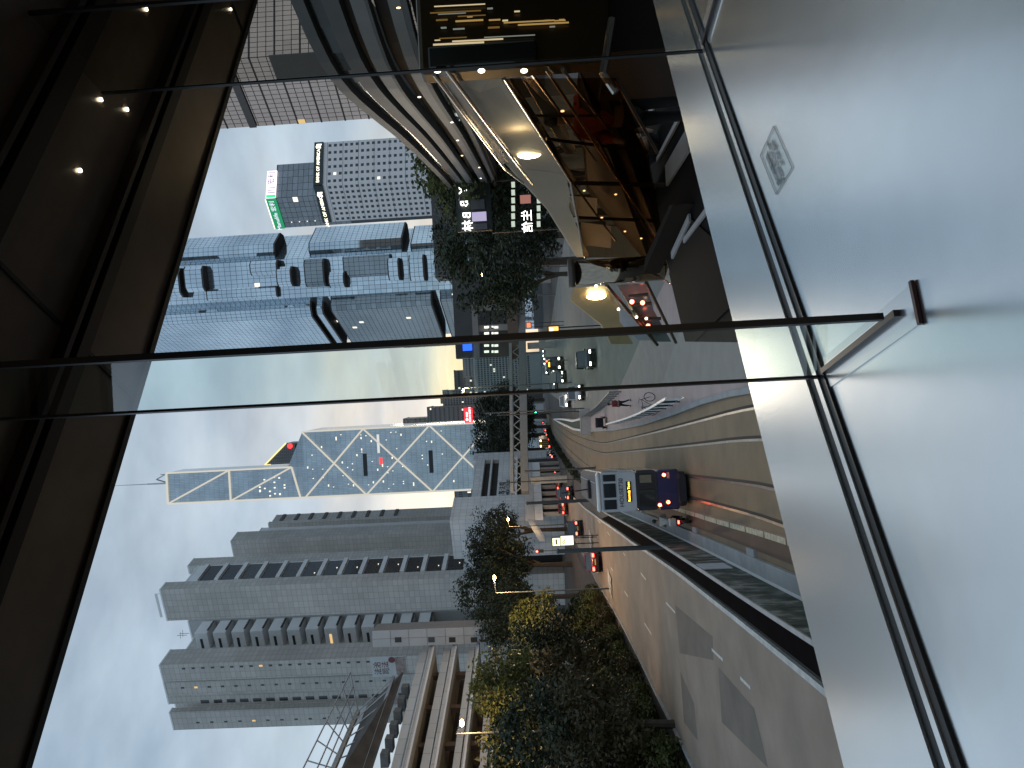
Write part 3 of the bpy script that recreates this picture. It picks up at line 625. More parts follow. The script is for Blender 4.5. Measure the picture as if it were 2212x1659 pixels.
def redsign(t, A, B, zt, Y):
    z0, z1 = at(1021, 890, Y).z, at(1003, 890, Y).z; X0, X1 = at(1010, 913, Y).x, at(1010, 881, Y).x
    part('red_screen', MB().box(X0, X1, Y-1.2, Y-.5, z0, z1), em('red_screen', (1.0, .03, .04), 1.6), t)
    w = em('screen_white', (1, .9, .9), 2.0)
    text('lettering', '招商永隆銀行', ((X0+X1)/2+.5, Y-1.25, z0+(z1-z0)*.32), (1, 0, 0), UPV, 1.75, w, t, .02)
    part('screen_logo', MB().tube((X0+2.2, Y-1.3, z0+(z1-z0)*.7), (X0+2.2, Y-1.2, z0+(z1-z0)*.7), .9, n=10).box(X0+4, X1-3, Y-1.3, Y-1.2, z0+(z1-z0)*.62, z0+(z1-z0)*.78), w, t)
far_tower('office_tower', 'dark far block carrying a large red lit screen', (925, 880, 912), 500, 30, fw4, win_b, 6, 22, .8, .3, extra=redsign)
far_tower('office_tower', 'narrow tan far tower pressed against the braced glass prism tower', (872, 905, 921), 640, 30, fw2, win_d, 4, 26, .5, .5)
far_tower('office_tower', 'low pale far block with wide windows right beside the trees', (1052, 880, 915), 430, 25, fw1, win_d, 8, 7, .6, .5)
def crown(t, A, B, zt, Y):
    gold = em('gold_edge', (1, .8, .35), .9); X0, X1 = at(600, 1003, Y).x, at(600, 958, Y).x; zr = at(572, 1000, Y).z; zr2 = at(618, 958, Y).z; zb_ = at(650, 980, Y).z
    part('sloped_crown', MB().slab([(X0, Y, zb_), (X1, Y, zb_), (X1, Y, zr2), (X0, Y, zr)], (0, 20, 0)), grid_mat('dark_crown', (.10, .10, .10), (.25, .25, .25), 3, 2, .12, rough=.4), t, uv=True)
    part('gold_edge', MB().bar((X0, Y-.3, zr), (X1, Y-.3, zr2), 1, 1.3).bar((X0, Y-.3, zr), (X0, Y-.3, zr-6), 1, 1.3), gold, t)
    part('red_emblem', MB().tube((X1-3, Y-.8, zr2-4), (X1-3, Y-.4, zr2-4), 2.8, n=8), em('sign_red', (1, .05, .05), 1.5), t)
far_tower('crowned_tower', 'dark tower with gold-edged sloping crown peeking behind the prism tower', (640, 960, 1003), 700, 30, fw4, win_d, 0, 0, extra=crown)
far_tower('grey_block', 'slim grey building showing left of the braced prism tower base', (985, 1056, 1100), 640, 30, fw3, win_d, 9, 8, .6, .4)
# ------------------------------------------------------------------ tower of protruding glass blocks
YL = 205.0
lp = thing('block_glass_tower', 'blue mirror glass tower with protruding blocks and dark soffits', 'tower', tuple(at(1140, 600, 215)))
def xy(x, y, Y): p = at(x, y, Y); return V3((p.x, p.y, 0))
P0, P1, P2, P3 = xy(700, 1659-903, 238), xy(700, 1659-1013, YL), xy(700, 1659-1114, YL-1.5), xy(700, 1659-1172, 217)
Cc = (P0+P1+P2+P3)/4+V3((3, 16, 0))
def lz(v): return at(v, 1659-1040, YL).z
def inn(p, k=.86): return Cc+(p-Cc)*k
core = [inn(P0), inn(P1), inn(P2), inn(P3), inn(P3)+V3((6, 30, 0)), inn(P0)+V3((8, 14, 0))]
zbase = zg(205); ztop = lz(150)
part('core', MB().prism(core, zbase, ztop), lip_m, lp)
gz_ = Glazing(lp, 'glass_pane', 300)
def wallpanes(a, b, z0, z1, mat=lip_g, cw=1.15, chh=1.5, lit=.003):
    d = b-a; w = d.length; n = V3((d.y, -d.x, 0)).normalized()
    if n.dot(V3((a.x, a.y, 0))) > 0: n = -n
    gz_.face(a, d, w, z0, z1, max(1, round(w/cw)), max(1, round((z1-z0)/chh)), .09, .10, mat, n, .05, lit, lit_c, jit=.004)
for a, b in ((core[0], core[1]), (core[1], core[2]), (core[2], core[3])): wallpanes(a, b, zbase+3, ztop-1, cw=1.3, chh=1.7)
def block(a, b, t0, t1, v0, v1, out, ch=1.6, mat=lip_g):
    """glass block proud of a face: chamfered plan, dark soffit below"""
    A, B = a.lerp(b, t0), a.lerp(b, t1); d = (B-A).normalized(); n = V3((d.y, -d.x, 0)); n = -n if n.dot(V3((A.x, A.y, 0))) > 0 else n
    z1, z0 = lz(v0), lz(v1); A, B = A-n*1.5, B-n*1.5
    pl = [A, A+n*(out+1.5-ch)-d*0, A+n*(out+1.5)+d*ch, B+n*(out+1.5)-d*ch, B+n*(out+1.5-ch), B]
    part('glass_block', MB().prism(pl, z0, z1), lip_m, lp)
    part('soffit', MB().prism(pl, z0-.45, z0-.02), soff, lp)
    part('block_roof', MB().prism(pl, z1+.02, z1+.3), soff, lp)
    for i in range(5): wallpanes(pl[i], pl[i+1], z0, z1, mat)
def fc(i): return core[i], core[i+1]
L0, L1 = core[0], core[1]; F0, F1 = core[1], core[2]; R0, R1 = core[2], core[3]
block(R0, R1, .10, .80, 140, 588, 3.6, 1.8)           # upper right block
block(R0, R1, .06, .95, 668, 868, 3.4, 1.6)           # lower right block
block(R0, R1, .05, .9, 890, 945, 1.8, .6)
block(L0, L1, .02, .93, 140, 655, 4.2, 2.2)           # upper left block
block(L0, L1, .05, .90, 668, 680, 3.6, 1.2)
block(L0, L1, .05, .98, 706, 925, 4.0, 1.2, mat=lip_d)
block(L0, L1, .0, .9, 945, 1005, 2.0, .6, mat=lip_d)
block(F0, F1, .18, .92, 150, 390, 4.2, 1.5)
block(F0, F1, .30, .95, 402, 438, 3.4, 1.2)
block(F0, F1, .06, .34, 440, 590, 1.6, .5)
block(F0, F1, .62, .98, 545, 600, 3.4, 1.0)
block(F0, F1, .30, .80, 602, 630, 4.0, 1.3)
block(F0, F1, .25, .95, 662, 700, 3.6, 1.3, mat=lip_d)
block(F0, F1, .20, .60, 712, 742, 3.4, 1.3)
block(F0, F1, .45, .97, 742, 842, 1.2, .5, mat=lip_d)
block(F0, F1, .30, .85, 842, 862, 3.6, 1.2)
block(F0, F1, .25, .90, 888, 916, 3.4, 1.2)
gz_.done()
# ------------------------------------------------------------------ tan bank tower with two signs
def two_face(name, label, cpx, Y, ly, ry, aL, aR, mat):
    c = at(*cpx, Y); t = thing(name, label, 'tower', (c.x, c.y, zg(Y))); p = V3((c.x, c.y, 0))
    dL = V3((-math.cos(aL), math.sin(aL), 0)); dR = V3((math.cos(aR), math.sin(aR), 0))
    wL, wR = reach(c, dL, ly), reach(c, dR, ry)
    part('wall', MB().prism([p, p+dR*wR, p+dR*wR+dL*wL, p+dL*wL], zg(Y), c.z), mat, t, uv=True)
    nL = V3((-dL.y, dL.x, 0)); nL = nL if nL.y < 0 else -nL; nR = V3((-dR.y, dR.x, 0)); nR = nR if nR.y < 0 else -nR
    return t, c, p, dL, dR, wL, wR, nL, nR
bw = pm('white_bank_wall', (.92, .86, .84), .6, var=.04, scale=.1)
t, c, p, dL, dR, wL, wR, nL, nR = two_face('bank_tower', 'white tower of square windows with black BANK OF AMERICA band', (679, 401), 450, 480, 309, math.radians(40), math.radians(14), bw)
blk = pm('black_sign_band', (.035, .05, .055), .5, var=.1); sgn = em('warm_sign', (1.0, .93, .72), 2.2)
zb0, zb1 = at(697, 401, 450).z, c.z+.5
part('sign_band', MB().ob(p+nR*.05+V3((0, 0, zb0)), dR*wR, nR*.8, (0, 0, zb1-zb0)), blk, t)
part('sign_band', MB().ob(p+nL*.05+V3((0, 0, zb0)), dL*wL, nL*.8, (0, 0, zb1-zb0)), blk, t)
zm = (zb0+zb1)/2
text('lettering', 'BANK OF AMERICA', p+dR*wR*.44+nR*.95+V3((0, 0, zm)), dR, UPV, 2.75, sgn, t, .05)
text('lettering', 'BANK OF AMERICA', p+dL*wL*.68+nL*.95+V3((0, 0, zm)), -dL, UPV, 2.9, sgn, t, .05)
for q, dd, nn in ((p+dR*wR*.90+nR*1.0, dR, nR), (p+dL*wL*.22+nL*1.0, -dL, nL)):
    mb = MB()
    for k in range(4): mb.ob(q+V3((0, 0, zm-1.6+k*.85))-dd*1.6, dd*1.4+V3((0, 0, .5)), nn*.1, (0, 0, .5)); mb.ob(q+V3((0, 0, zm-1.6+k*.85+.2))+dd*.1, dd*1.4+V3((0, 0, -.5)), nn*.1, (0, 0, .5))
    part('sign_logo', mb, sgn, t)
g = Glazing(t, 'window', 300)
ztop, zlow = at(705, 401, 450).z, at(945, 401, 450).z; nr = 20
g.face(p+nR*.02, dR, wR, zlow, ztop, 6, nr, wR/6*.62, (ztop-zlow)/nr*.48, win_d, nR, .03, .02, lit_c)
g.face(p+nL*.02, dL, wL, zlow, ztop, 7, nr, wL/7*.55, (ztop-zlow)/nr*.48, win_d, nL, .03, .02, lit_c); g.done()
for k in range(8):
    z = ztop-(ztop-zlow)*k/7-.3; part('joint_line', MB().ob(p+nR*.03+V3((0, 0, z)), dR*wR, nR*.05, (0, 0, .22)).ob(p+nL*.03+V3((0, 0, z)), dL*wL, nL*.05, (0, 0, .22)), pm('joint_grey2', (.24, .23, .24), .8), t)
# ------------------------------------------------------------------ grey panelled tower with green sign
gp = pm('grey_panel', (.33, .355, .385), .45, var=.1, scale=.3, objvar=.12)
t, c, p, dL, dR, wL, wR, nL, nR = two_face('insurance_tower', 'grey panelled tower with lit green and white roof sign', (594, 428), 520, 492, 356, math.radians(42), math.radians(16), pm('panel_joint', (.10, .11, .12), .7))
g = Glazing(t, 'panel', 300); zlow = at(745, 428, 520).z; zt = c.z-1; rows = 13
g.face(p, dR, wR, zlow, zt, 5, rows, .35, .3, gp, nR, .15, .004, lit_c); g.face(p, dL, wL, zlow, zt, 6, rows, .35, .3, gp, nL, .15, .004, lit_c); g.done()
zs0, zs1 = c.z-.8, at(575, 428, 520).z; grn = em('sign_green', (.02, .22, .10), 1.0); pink = em('sign_pale', (1, .88, 1), 1.1); vio = pm('sign_violet', (.12, .06, .22), .6)
part('roof_sign', MB().ob(p+nR*.5+V3((0, 0, zs0)), dR*wR*.80, nR*.6, (0, 0, zs1-zs0)), pink, t)
part('roof_sign', MB().ob(p+nL*.5+V3((0, 0, zs0)), dL*wL, nL*.6, (0, 0, zs1-zs0)), grn, t)
part('green_end', MB().ob(p+nR*1.15+V3((0, 0, zs0)), dR*wR*.08, nR*.1, (0, 0, (zs1-zs0)*.95)), em('sign_bright_green', (.05, .75, .25), 1.0), t)
text('lettering', '宏利', p+dR*wR*.58+nR*1.2+V3((0, 0, (zs0+zs1)/2)), dR, UPV, 5.4, vio, t, .04)
for k in range(3): part('sign_bar', MB().ob(p+nR*1.12+dR*wR*(.14+k*.07)+V3((0, 0, zs0+.6)), dR*.5, nR*.1, (0, 0, (zs1-zs0)*.75)), vio, t)
text('lettering', 'Manulife 宏利', p+dL*wL*.55+nL*1.2+V3((0, 0, (zs0+zs1)/2)), -dL, UPV, 4.3, em('sign_lilac', (.8, .75, 1), 1.0), t, .04)
part('cream_edge', MB().ob(p+nL*.5+V3((0, 0, zs1+.02)), dL*wL, nL*.7, (0, 0, .7)), em('cream_edge', (1, .93, .75), 1.2), t)
for k in range(8): part('facade_light', MB().ell(p+dL*wL*.82+nL*.4+V3((0, 0, zt-6-k*6.0)), .45, .45, .45, 6, 4), lit_c, t)
# ------------------------------------------------------------------ bronze office block at the picture's edge
uc_g = pm('bronze_pane', (.62, .46, .38), .12, metal=.85, var=.12, scale=.1, objvar=.12); uc_m = pm('bronze_mullion', (.05, .04, .035), .5)
t, c, p, dL, dR, wL, wR, nL, nR = two_face('bronze_office_block', 'bronze glass office block with fine window grid at picture edge', (300, 142), 125, 285, -260, math.radians(55), math.radians(8), uc_m)
g = Glazing(t, 'bronze_pane', 300); zlow = at(930, 142, 125).z; zt = c.z
rows = round((zt-zlow)/1.55)
g.face(p, dR, wR, zlow, zt, round(wR/.95), rows, .10, .14, uc_g, nR, .05, .008, lit_w, jit=.003, skip=lambda i, j: i > 22)
g.face(p, dL, wL, zlow, zt, round(wL/.95), rows, .10, .14, uc_g, nL, .05, .006, lit_w, jit=.003); g.done()
for k in range(0, rows, 3):
    z = zlow+(zt-zlow)*k/rows-.12; part('floor_band', MB().ob(p+nR*.02+V3((0, 0, z)), dR*wR, nR*.16, (0, 0, .26)).ob(p+nL*.02+V3((0, 0, z)), dL*wL, nL*.16, (0, 0, .26)), uc_m, t)
zA, zB = at(585, 150, 125).z, at(800, 150, 125).z
part('dark_recess', MB().ob(p-dL*.5+nL*.5+V3((0, 0, zB)), dL*5.0, nL*.3, (0, 0, zA-zB)), pm('recess_grey', (.10, .085, .075), .5, var=.2), t)
part('louvre_band', MB().ob(p+nL*.3+V3((0, 0, at(500, 200, 125).z)), dL*wL, nL*.1, (0, 0, 1.4)), pm('recess_grey', (.06, .07, .07), .4), t)
# ------------------------------------------------------------------ truss footbridge across the road
fb = thing('truss_footbridge', 'grey steel truss footbridge spanning the road in the distance', 'footbridge', tuple(G(1195, 1060)))
A, B = at(1106, 1066, 128), at(1100, 500, 150); zl0 = at(1142, 1066, 128).z; zl1 = at(1142, 560, 150).z
dvb = (B-A); dz_ = A.z-zl0
gst = pm('painted_steel', (.3, .305, .3), .5, metal=.2, var=.15, scale=.6); gst2 = pm('dark_girder', (.22, .225, .225), .5, metal=.2, var=.15)
part('top_chord', MB().bar(A, B, .5, .55), gst, fb); 
A2, B2 = A-V3((0, 0, dz_-.65)), B-V3((0, 0, dz_-.65)); part('deck_girder', MB().bar(A2, B2, 2.4, 1.35), gst2, fb)
n_ = 26
for k in range(n_):
    p_, q_ = A+dvb*(k/n_), A2+dvb*((k+.5)/n_)+V3((0, 0, .6)); r_ = A+dvb*((k+1)/n_)
    part('diagonal', MB().bar(p_-V3((0, 0, .4)), q_, .15, .17), gst, fb); part('diagonal', MB().bar(q_, r_-V3((0, 0, .4)), .15, .17), gst, fb)
part('far_chord', MB().bar(A+V3((.4, 3, 0)), B+V3((.4, 3, 0)), .4, .7), gst2, fb)
for f in (.04, .52, .78): p_ = A2+dvb*f; part('pier', MB().box(p_.x-.6, p_.x+.6, p_.y-.6, p_.y+.6, zg(p_.y)-.5, p_.z-1), conc, fb)
# ------------------------------------------------------------------ podium shops under the glass tower
sh = thing('shop_arcade', 'dark shop arcade with grey fascias and small white signs', 'arcade', tuple(G(1200, 600)))
Ys = 140
def sp(x, y, dY=0): return at(x, y, Ys+dY)
def fbox(name, x0, x1, y0, y1, mat, dY=0, th=1.0, par=sh):
    A, B = sp(x0, y1, dY), sp(x1, y0, dY); return part(name, MB().box(A.x, B.x, Ys+dY, Ys+dY+th, B.z, A.z), mat, par)
dk = pm('arcade_dark', (.028, .030, .033), .35, var=.3, scale=.3); fas = pm('arcade_fascia', (.17, .175, .18), .6, var=.12, scale=.4)
fbox('back_wall', 985, 1125, 560, 775, dk, 6, 3)
fbox('column', 1025, 1108, 655, 672, fas); fbox('column', 1032, 1106, 699, 716, fas)
fbox('lintel', 1024, 1030, 650, 776, fas, -1); fbox('lintel', 1100, 1116, 640, 776, pm('arcade_brown', (.10, .075, .06), .7), -.5)
fbox('canopy', 940, 990, 401, 600, pm('ribbed_grey', (.085, .085, .09), .5, var=.2), 20, 6)
for k in range(24):
    fbox('canopy_rib', 941, 989, 405+k*8.2, 406.6+k*8.2, pm('rib_light', (.15, .15, .155), .5), 19.8, .15)
wsg = em('sign_cream', (1, .97, .85), 1.0)
for k in range(5):
    y = 704+k*13.2; 
    for x0, x1 in ((1046, 1056), (1062, 1066), (1068, 1076)): fbox('shop_sign', x0, x1, y, y+5.5, wsg, -1.3-k*.02, .2)
fbox('blue_screen', 1000, 1019, 742, 758, em('blue_screen', (.03, .12, 1.0), 1.6), -1.5, .3)
fbox('warm_soffit', 1060, 1106, 647, 650, em('warm_strip', (1, .55, .25), .8), -.6, .3)
ds = thing('rounded_dark_block', 'dark slim building with rounded corner beside the glass fin', 'building', tuple(G(1195, 750)))
p_ = at(930, 747, 175); q2 = at(930, 728, 175); cxm, rr = (p_.x+q2.x)/2, (q2.x-p_.x)/2
pts = [(cxm+rr*math.cos(a), 178+rr*2*math.sin(a)) for a in [2*math.pi*i/16 for i in range(16)]]
part('wall', MB().prism(pts, zg(175), at(868, 740, 175).z), pm('dark_blue_wall', (.04, .045, .05), .3, metal=.3), ds)
for k in range(9): part('floor_line', MB().prism([(cxm+(x-cxm)*1.03, 178+(y-178)*1.03) for x, y in pts], at(880+k*16, 740, 175).z, at(878+k*16, 740, 175).z), pm('dim_steel', (.2, .21, .23), .4, metal=.4), ds)
# ------------------------------------------------------------------ trees
leafm = {}
def leaf_mat(name, col):
    M_ = pm(name, col, .55, var=.45, scale=.9, spec=.3, objvar=.3); return M_
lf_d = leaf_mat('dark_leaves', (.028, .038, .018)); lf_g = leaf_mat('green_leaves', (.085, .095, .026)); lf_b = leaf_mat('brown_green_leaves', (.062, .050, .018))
bark = pm('bark', (.07, .055, .04), .9, var=.3, scale=4, bump=.3)
def crown_mesh(name, mat, nclump, nleaf, size, flat=1.0, seed=1):
    rnd = random.Random(seed); mb = MB(); vs, fs = [], []
    for c in range(nclump):
        while True:
            q = V3((rnd.uniform(-1, 1), rnd.uniform(-1, 1), rnd.uniform(-.75, 1)))
            if .30 < q.length < .98: break
        cr = rnd.uniform(.16, .34)
        for i in range(nleaf):
            d = V3((rnd.gauss(0, 1), rnd.gauss(0, 1), rnd.gauss(0, .8))); d = d.normalized()*cr*rnd.uniform(.35, 1.0)**.6
            p = q*.86+d; p.z *= flat; s = size*rnd.uniform(.6, 1.4)
            a = V3((rnd.gauss(0, 1), rnd.gauss(0, 1), rnd.gauss(0, .5))).normalized(); b = a.orthogonal().normalized(); b = (Matrix.Rotation(rnd.uniform(0, 6.28), 3, a) @ b)
            o = len(vs); vs += [p-a*s, p+b*s*.45, p+a*s, p-b*s*.45]; fs.append((o, o+1, o+2, o+3))
    mb.add(vs, fs); return mb.mesh(name, mat, fix=False)
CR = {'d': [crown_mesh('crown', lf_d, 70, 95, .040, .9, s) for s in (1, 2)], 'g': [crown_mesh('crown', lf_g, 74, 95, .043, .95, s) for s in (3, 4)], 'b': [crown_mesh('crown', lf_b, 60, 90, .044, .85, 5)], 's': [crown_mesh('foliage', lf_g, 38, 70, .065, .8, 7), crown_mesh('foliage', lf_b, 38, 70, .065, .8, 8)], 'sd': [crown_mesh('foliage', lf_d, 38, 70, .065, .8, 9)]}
def tree(label, px, py, Y, r, kind, group, k=0, hz=1.0):
    c = at(px, py, Y); zb = zg(Y); t = thing('tree', label, 'tree', (c.x, c.y, zb), 0, group)
    cr = link('crown', CR[kind][k % len(CR[kind])], t, True); cr.location = (0, 0, c.z-zb); cr.scale = (r, r, r*hz); cr.rotation_euler = (0, 0, random.uniform(0, 6))
    h = max(1.5, c.z-zb); mb = MB().tube((0, 0, -.2), (.15, 0, h*.6), r*.075, r*.05, 7)
    for i in range(5):
        a = i*1.26+random.random(); mb.tube((.1, 0, h*random.uniform(.35, .6)), (math.cos(a)*r*.55, math.sin(a)*r*.55, h+r*random.uniform(-.2, .4)), r*.04, r*.012, 5)
    part('trunk', mb, bark, t, True)
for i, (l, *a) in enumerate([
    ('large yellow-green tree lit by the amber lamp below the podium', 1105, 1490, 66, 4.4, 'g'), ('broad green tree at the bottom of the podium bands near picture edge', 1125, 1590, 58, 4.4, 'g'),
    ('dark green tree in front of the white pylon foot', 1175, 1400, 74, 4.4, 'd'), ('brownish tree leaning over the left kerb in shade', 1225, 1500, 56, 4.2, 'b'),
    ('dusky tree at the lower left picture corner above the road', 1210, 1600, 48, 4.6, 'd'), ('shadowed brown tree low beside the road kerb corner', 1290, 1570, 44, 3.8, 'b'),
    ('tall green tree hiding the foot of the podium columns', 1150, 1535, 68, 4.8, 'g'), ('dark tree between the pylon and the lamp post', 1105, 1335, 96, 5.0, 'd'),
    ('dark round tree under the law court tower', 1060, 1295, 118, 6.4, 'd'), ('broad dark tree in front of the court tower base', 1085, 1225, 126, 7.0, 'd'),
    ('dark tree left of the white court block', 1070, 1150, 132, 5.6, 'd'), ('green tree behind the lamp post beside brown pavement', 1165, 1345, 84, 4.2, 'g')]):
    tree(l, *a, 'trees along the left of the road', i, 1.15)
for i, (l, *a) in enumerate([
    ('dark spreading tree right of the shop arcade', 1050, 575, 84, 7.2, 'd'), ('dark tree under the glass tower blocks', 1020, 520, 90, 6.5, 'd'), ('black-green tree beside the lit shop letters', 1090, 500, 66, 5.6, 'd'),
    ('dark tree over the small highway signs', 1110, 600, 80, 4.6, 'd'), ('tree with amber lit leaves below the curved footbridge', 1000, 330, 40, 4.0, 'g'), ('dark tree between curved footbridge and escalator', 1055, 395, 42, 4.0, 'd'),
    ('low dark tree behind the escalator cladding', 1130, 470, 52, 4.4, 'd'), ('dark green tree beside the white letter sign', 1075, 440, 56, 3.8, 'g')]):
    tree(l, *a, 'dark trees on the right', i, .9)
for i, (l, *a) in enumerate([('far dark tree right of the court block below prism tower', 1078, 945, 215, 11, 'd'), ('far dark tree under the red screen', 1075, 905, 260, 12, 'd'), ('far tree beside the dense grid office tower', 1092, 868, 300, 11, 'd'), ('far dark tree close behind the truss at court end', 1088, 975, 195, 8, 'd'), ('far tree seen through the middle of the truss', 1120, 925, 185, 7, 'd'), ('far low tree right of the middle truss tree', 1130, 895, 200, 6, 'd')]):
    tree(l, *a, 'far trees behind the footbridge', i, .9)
def bush(label, p, r, k, group, kind='s', hz=1.0):
    t = thing('shrub', label, 'shrub', tuple(p), random.uniform(0, 6), group); c = link('foliage', CR[kind][k % len(CR[kind])], t, True); c.location = (0, 0, r*.55*hz); c.scale = (r, r, r*hz)
    part('stem', MB().tube((0, 0, -.1), (0, 0, r*.5), .05, .03, 5), bark, t, True)
rl = resample(road_l[1:6], 34)
for i in range(34):
    p = rl[i]+V3((-1.3-random.uniform(0, .8), 0, 0)); bush('leafy roadside shrub in the bank along the left kerb', p, random.uniform(1.3, 2.0), i, 'shrubs along the left kerb')
    bush('taller shrub on the bank behind the kerbside shrubs', p+V3((-2.4, random.uniform(-.5, .5), 0)), random.uniform(2.2, 3.2), i+1, 'taller shrubs of the left bank', 's' if i % 3 else 'sd', 1.25)
ml = resample([at(1256, 1024, 100), at(1242, 1011, 112), at(1205, 957, 148), at(1192, 925, 190)], 22)
for i, p in enumerate(ml): bush('low clipped shrub in the strip between road and tramway', V3((p.x-.6, p.y, zg(p.y))), .8+i*.025, i, 'median shrubs', 'sd', .8)
# ------------------------------------------------------------------ vehicles
tyre = pm('tyre', (.02, .02, .02), .85); rim = pm('alloy', (.4, .4, .42), .35, metal=.8); carglass = pm('car_glass', (.015, .018, .02), .05, spec=.9, coat=.5)
tail = em('tail_light', (1.0, .06, .04), 9); head = em('head_light', (1, .95, .8), 14); plate = pm('plate', (.7, .6, .2), .5)
def paint(name, col): return pm('paint_'+name, col, .28, metal=.3, var=.04, scale=2, coat=.8)
def ringb(y, w, z0, z1, ch=.12): return [V3((x, y, z)) for x, z in ((-w+ch, z0), (w-ch, z0), (w, z0+ch), (w, z1-ch), (w-ch, z1), (-w+ch, z1), (-w, z1-ch), (-w, z0+ch))]
def car(label, loc, hd, col, kind='sedan', lights='rear', scale=1.0, group=None, glow=True):
    t = thing('car', label, 'car', tuple(loc), hd, group); t.scale = (scale,)*3
    w = .88; van = kind == 'van'; zr = 1.75 if van else 1.42
    b = MB()
    if van: b.loft([ringb(-2.2, w*.94, .32, .95), ringb(-2.05, w, .25, 1.02), ringb(1.3, w, .25, 1.02), ringb(2.0, w*.95, .25, .92), ringb(2.25, w*.85, .32, .75)])
    else: b.loft([ringb(-2.25, w*.92, .34, .86), ringb(-2.0, w, .24, .95), ringb(-.9, w, .24, .93), ringb(1.0, w, .24, .90), ringb(1.9, w*.96, .24, .78), ringb(2.25, w*.84, .32, .66)])
    part('body', b, col, t, True, True)
    cab = [(-2.0, .78, .95), (-1.75, .74, zr), (.3, .72, zr), (1.25, .78, .98)] if van else [(-1.75, .76, .92), (-1.05, .66, zr), (.25, .66, zr), (1.05, .76, .90)]
    y0, y1, y2, y3 = [c_[0] for c_ in cab]; wb, wt = cab[0][1], cab[1][1]; zb = .90
    part('cabin_glass', MB().add([(-wb, y0, zb), (wb, y0, zb), (wb, y3, zb), (-wb, y3, zb), (-wt, y1, zr-.04), (wt, y1, zr-.04), (wt, y2, zr-.04), (-wt, y2, zr-.04)], [(0, 1, 5, 4), (1, 2, 6, 5), (2, 3, 7, 6), (3, 0, 4, 7), (4, 5, 6, 7), (3, 2, 1, 0)]), carglass, t, True)
    part('roof', MB().loft([[V3((x, y, z)) for x, z in ((-wt-.01, zr-.05), (wt+.01, zr-.05), (wt-.06, zr+.02), (-wt+.06, zr+.02))] for y in (y1-.02, (y1+y2)/2, y2+.02)]), col, t, True, True)
    pl_m = MB()
    for s in (-1, 1):
        for ya, yb in ((y0, y1), (y3, y2)): pl_m.bar((s*(wb+.005), ya, zb), (s*(wt+.005), yb, zr-.02), .07, .07)
        pl_m.bar((s*(wb+.01), (y1+y2)/2-.1, zb), (s*(wt+.01), (y1+y2)/2-.1, zr-.02), .08, .06)
    part('pillars', pl_m, col, t, True)
    for s in (-1, 1):
        for y in (-1.35, 1.35):
            wh = part('wheel', MB().tube((s*.66, y, .31), (s*.90, y, .31), .31, n=12), tyre, t, True, True); part('rim', MB().tube((s*.905, y, .31), (s*.92, y, .31), .20, n=10), rim, wh, True)
        part('tail_light', MB().box(s*.60-.16, s*.60+.16, -2.30, -2.18, .66, .84), tail if lights == 'rear' else pm('tail_off', (.25, .02, .02), .3), t, True)
        part('head_light', MB().box(s*.58-.16, s*.58+.16, 2.12, 2.27, .50, .64), head if lights == 'front' else pm('lamp_off', (.5, .5, .5), .2), t, True)
        part('mirror', MB().box(s*.92-.06, s*.92+.06, .75, .92, .90, 1.03), col, t, True)
    part('number_plate', MB().box(-.26, .26, -2.31, -2.285, .52, .63), plate, t, True)
    part('bumper', MB().box(-.8, .8, -2.30, -2.15, .28, .40).box(-.75, .75, 2.16, 2.29, .26, .38), dark_m, t, True)
    return t
RH = math.atan2(.1367, .9906)   # road heading to the left of +Y
black, red, silver, wht, dblue = paint('black', (.012, .012, .014)), paint('red', (.35, .02, .03)), paint('silver', (.35, .36, .38)), paint('white', (.6, .6, .6)), paint('navy', (.03, .04, .09))
car('black people carrier with red tail lights beside the lit bus shelter', G(1257, 1140), RH+.05, black, 'van', scale=1.25)
car('dark red taxi braking beside the roadside shrubs and lamp pole', G(1296, 1212), RH+.08, paint('dark_red', (.16, .015, .025)), 'sedan', scale=1.3)
for l, x, y, c_, k in (('black car braking ahead of the tram roof', 1237, 1064, black, 'van'), ('red taxi braking in the kerb lane ahead of the tram', 1221, 1066, red, 'sedan'), ('red taxi nearest the staircase of the walkway', 1226, 1097, red, 'sedan'),
                       ('dark car braking right of the slim pole', 1208, 1029, black, 'sedan'), ('dark van braking under the court columns', 1201, 994, dblue, 'van'), ('small dark car queueing behind the yellow truck', 1192, 974, black, 'sedan'),
                       ('far car with red lights beside the green traffic light', 1182, 922, red, 'sedan'), ('far car with red lights under the middle of the truss', 1172, 905, black, 'sedan'), ('farthest queueing car with red lights', 1170, 868, silver, 'sedan'), ('dark taxi queueing left of the yellow truck', 1197, 984, black, 'sedan'), ('red taxi queueing second behind the black car', 1214, 1046, red, 'sedan'), ('red car queueing right of the yellow truck lane', 1187, 940, red, 'sedan'), ('dark car queueing between truck and green light', 1184, 931, black, 'sedan'), ('far red car left of the middle truss car', 1176, 914, red, 'sedan'), ('far dark van queueing in the bend', 1174, 890, black, 'van'), ('far silver car queueing in the bend', 1172, 880, silver, 'sedan')):
    car(l, G(x, y), RH-.25 if x < 1200 else RH, c_, k, 'rear', scale=1.2, group='queueing cars with red lights')
for l, x, y, c_, k in (('oncoming black people carrier with bright headlights beside the pale box', 1284, 776, black, 'van'), ('oncoming silver van near the railing slats', 1260, 848, silver, 'van'), ('oncoming white taxi with twin headlights beside the hatched railing', 1231, 866, wht, 'sedan'),
                       ('oncoming small car behind the white taxi', 1204, 837, silver, 'sedan'), ('oncoming dark car left of the minibus', 1222, 815, black, 'sedan'), ('far oncoming car with lights below the truss', 1186, 800, silver, 'sedan'), ('far oncoming car beside the far minibus row', 1181, 782, black, 'sedan'), ('farthest oncoming car with glaring lights', 1178, 765, silver, 'sedan')):
    car(l, G(x, y), math.pi+.05, c_, k, 'front', scale=1.15, group='oncoming cars with headlights')
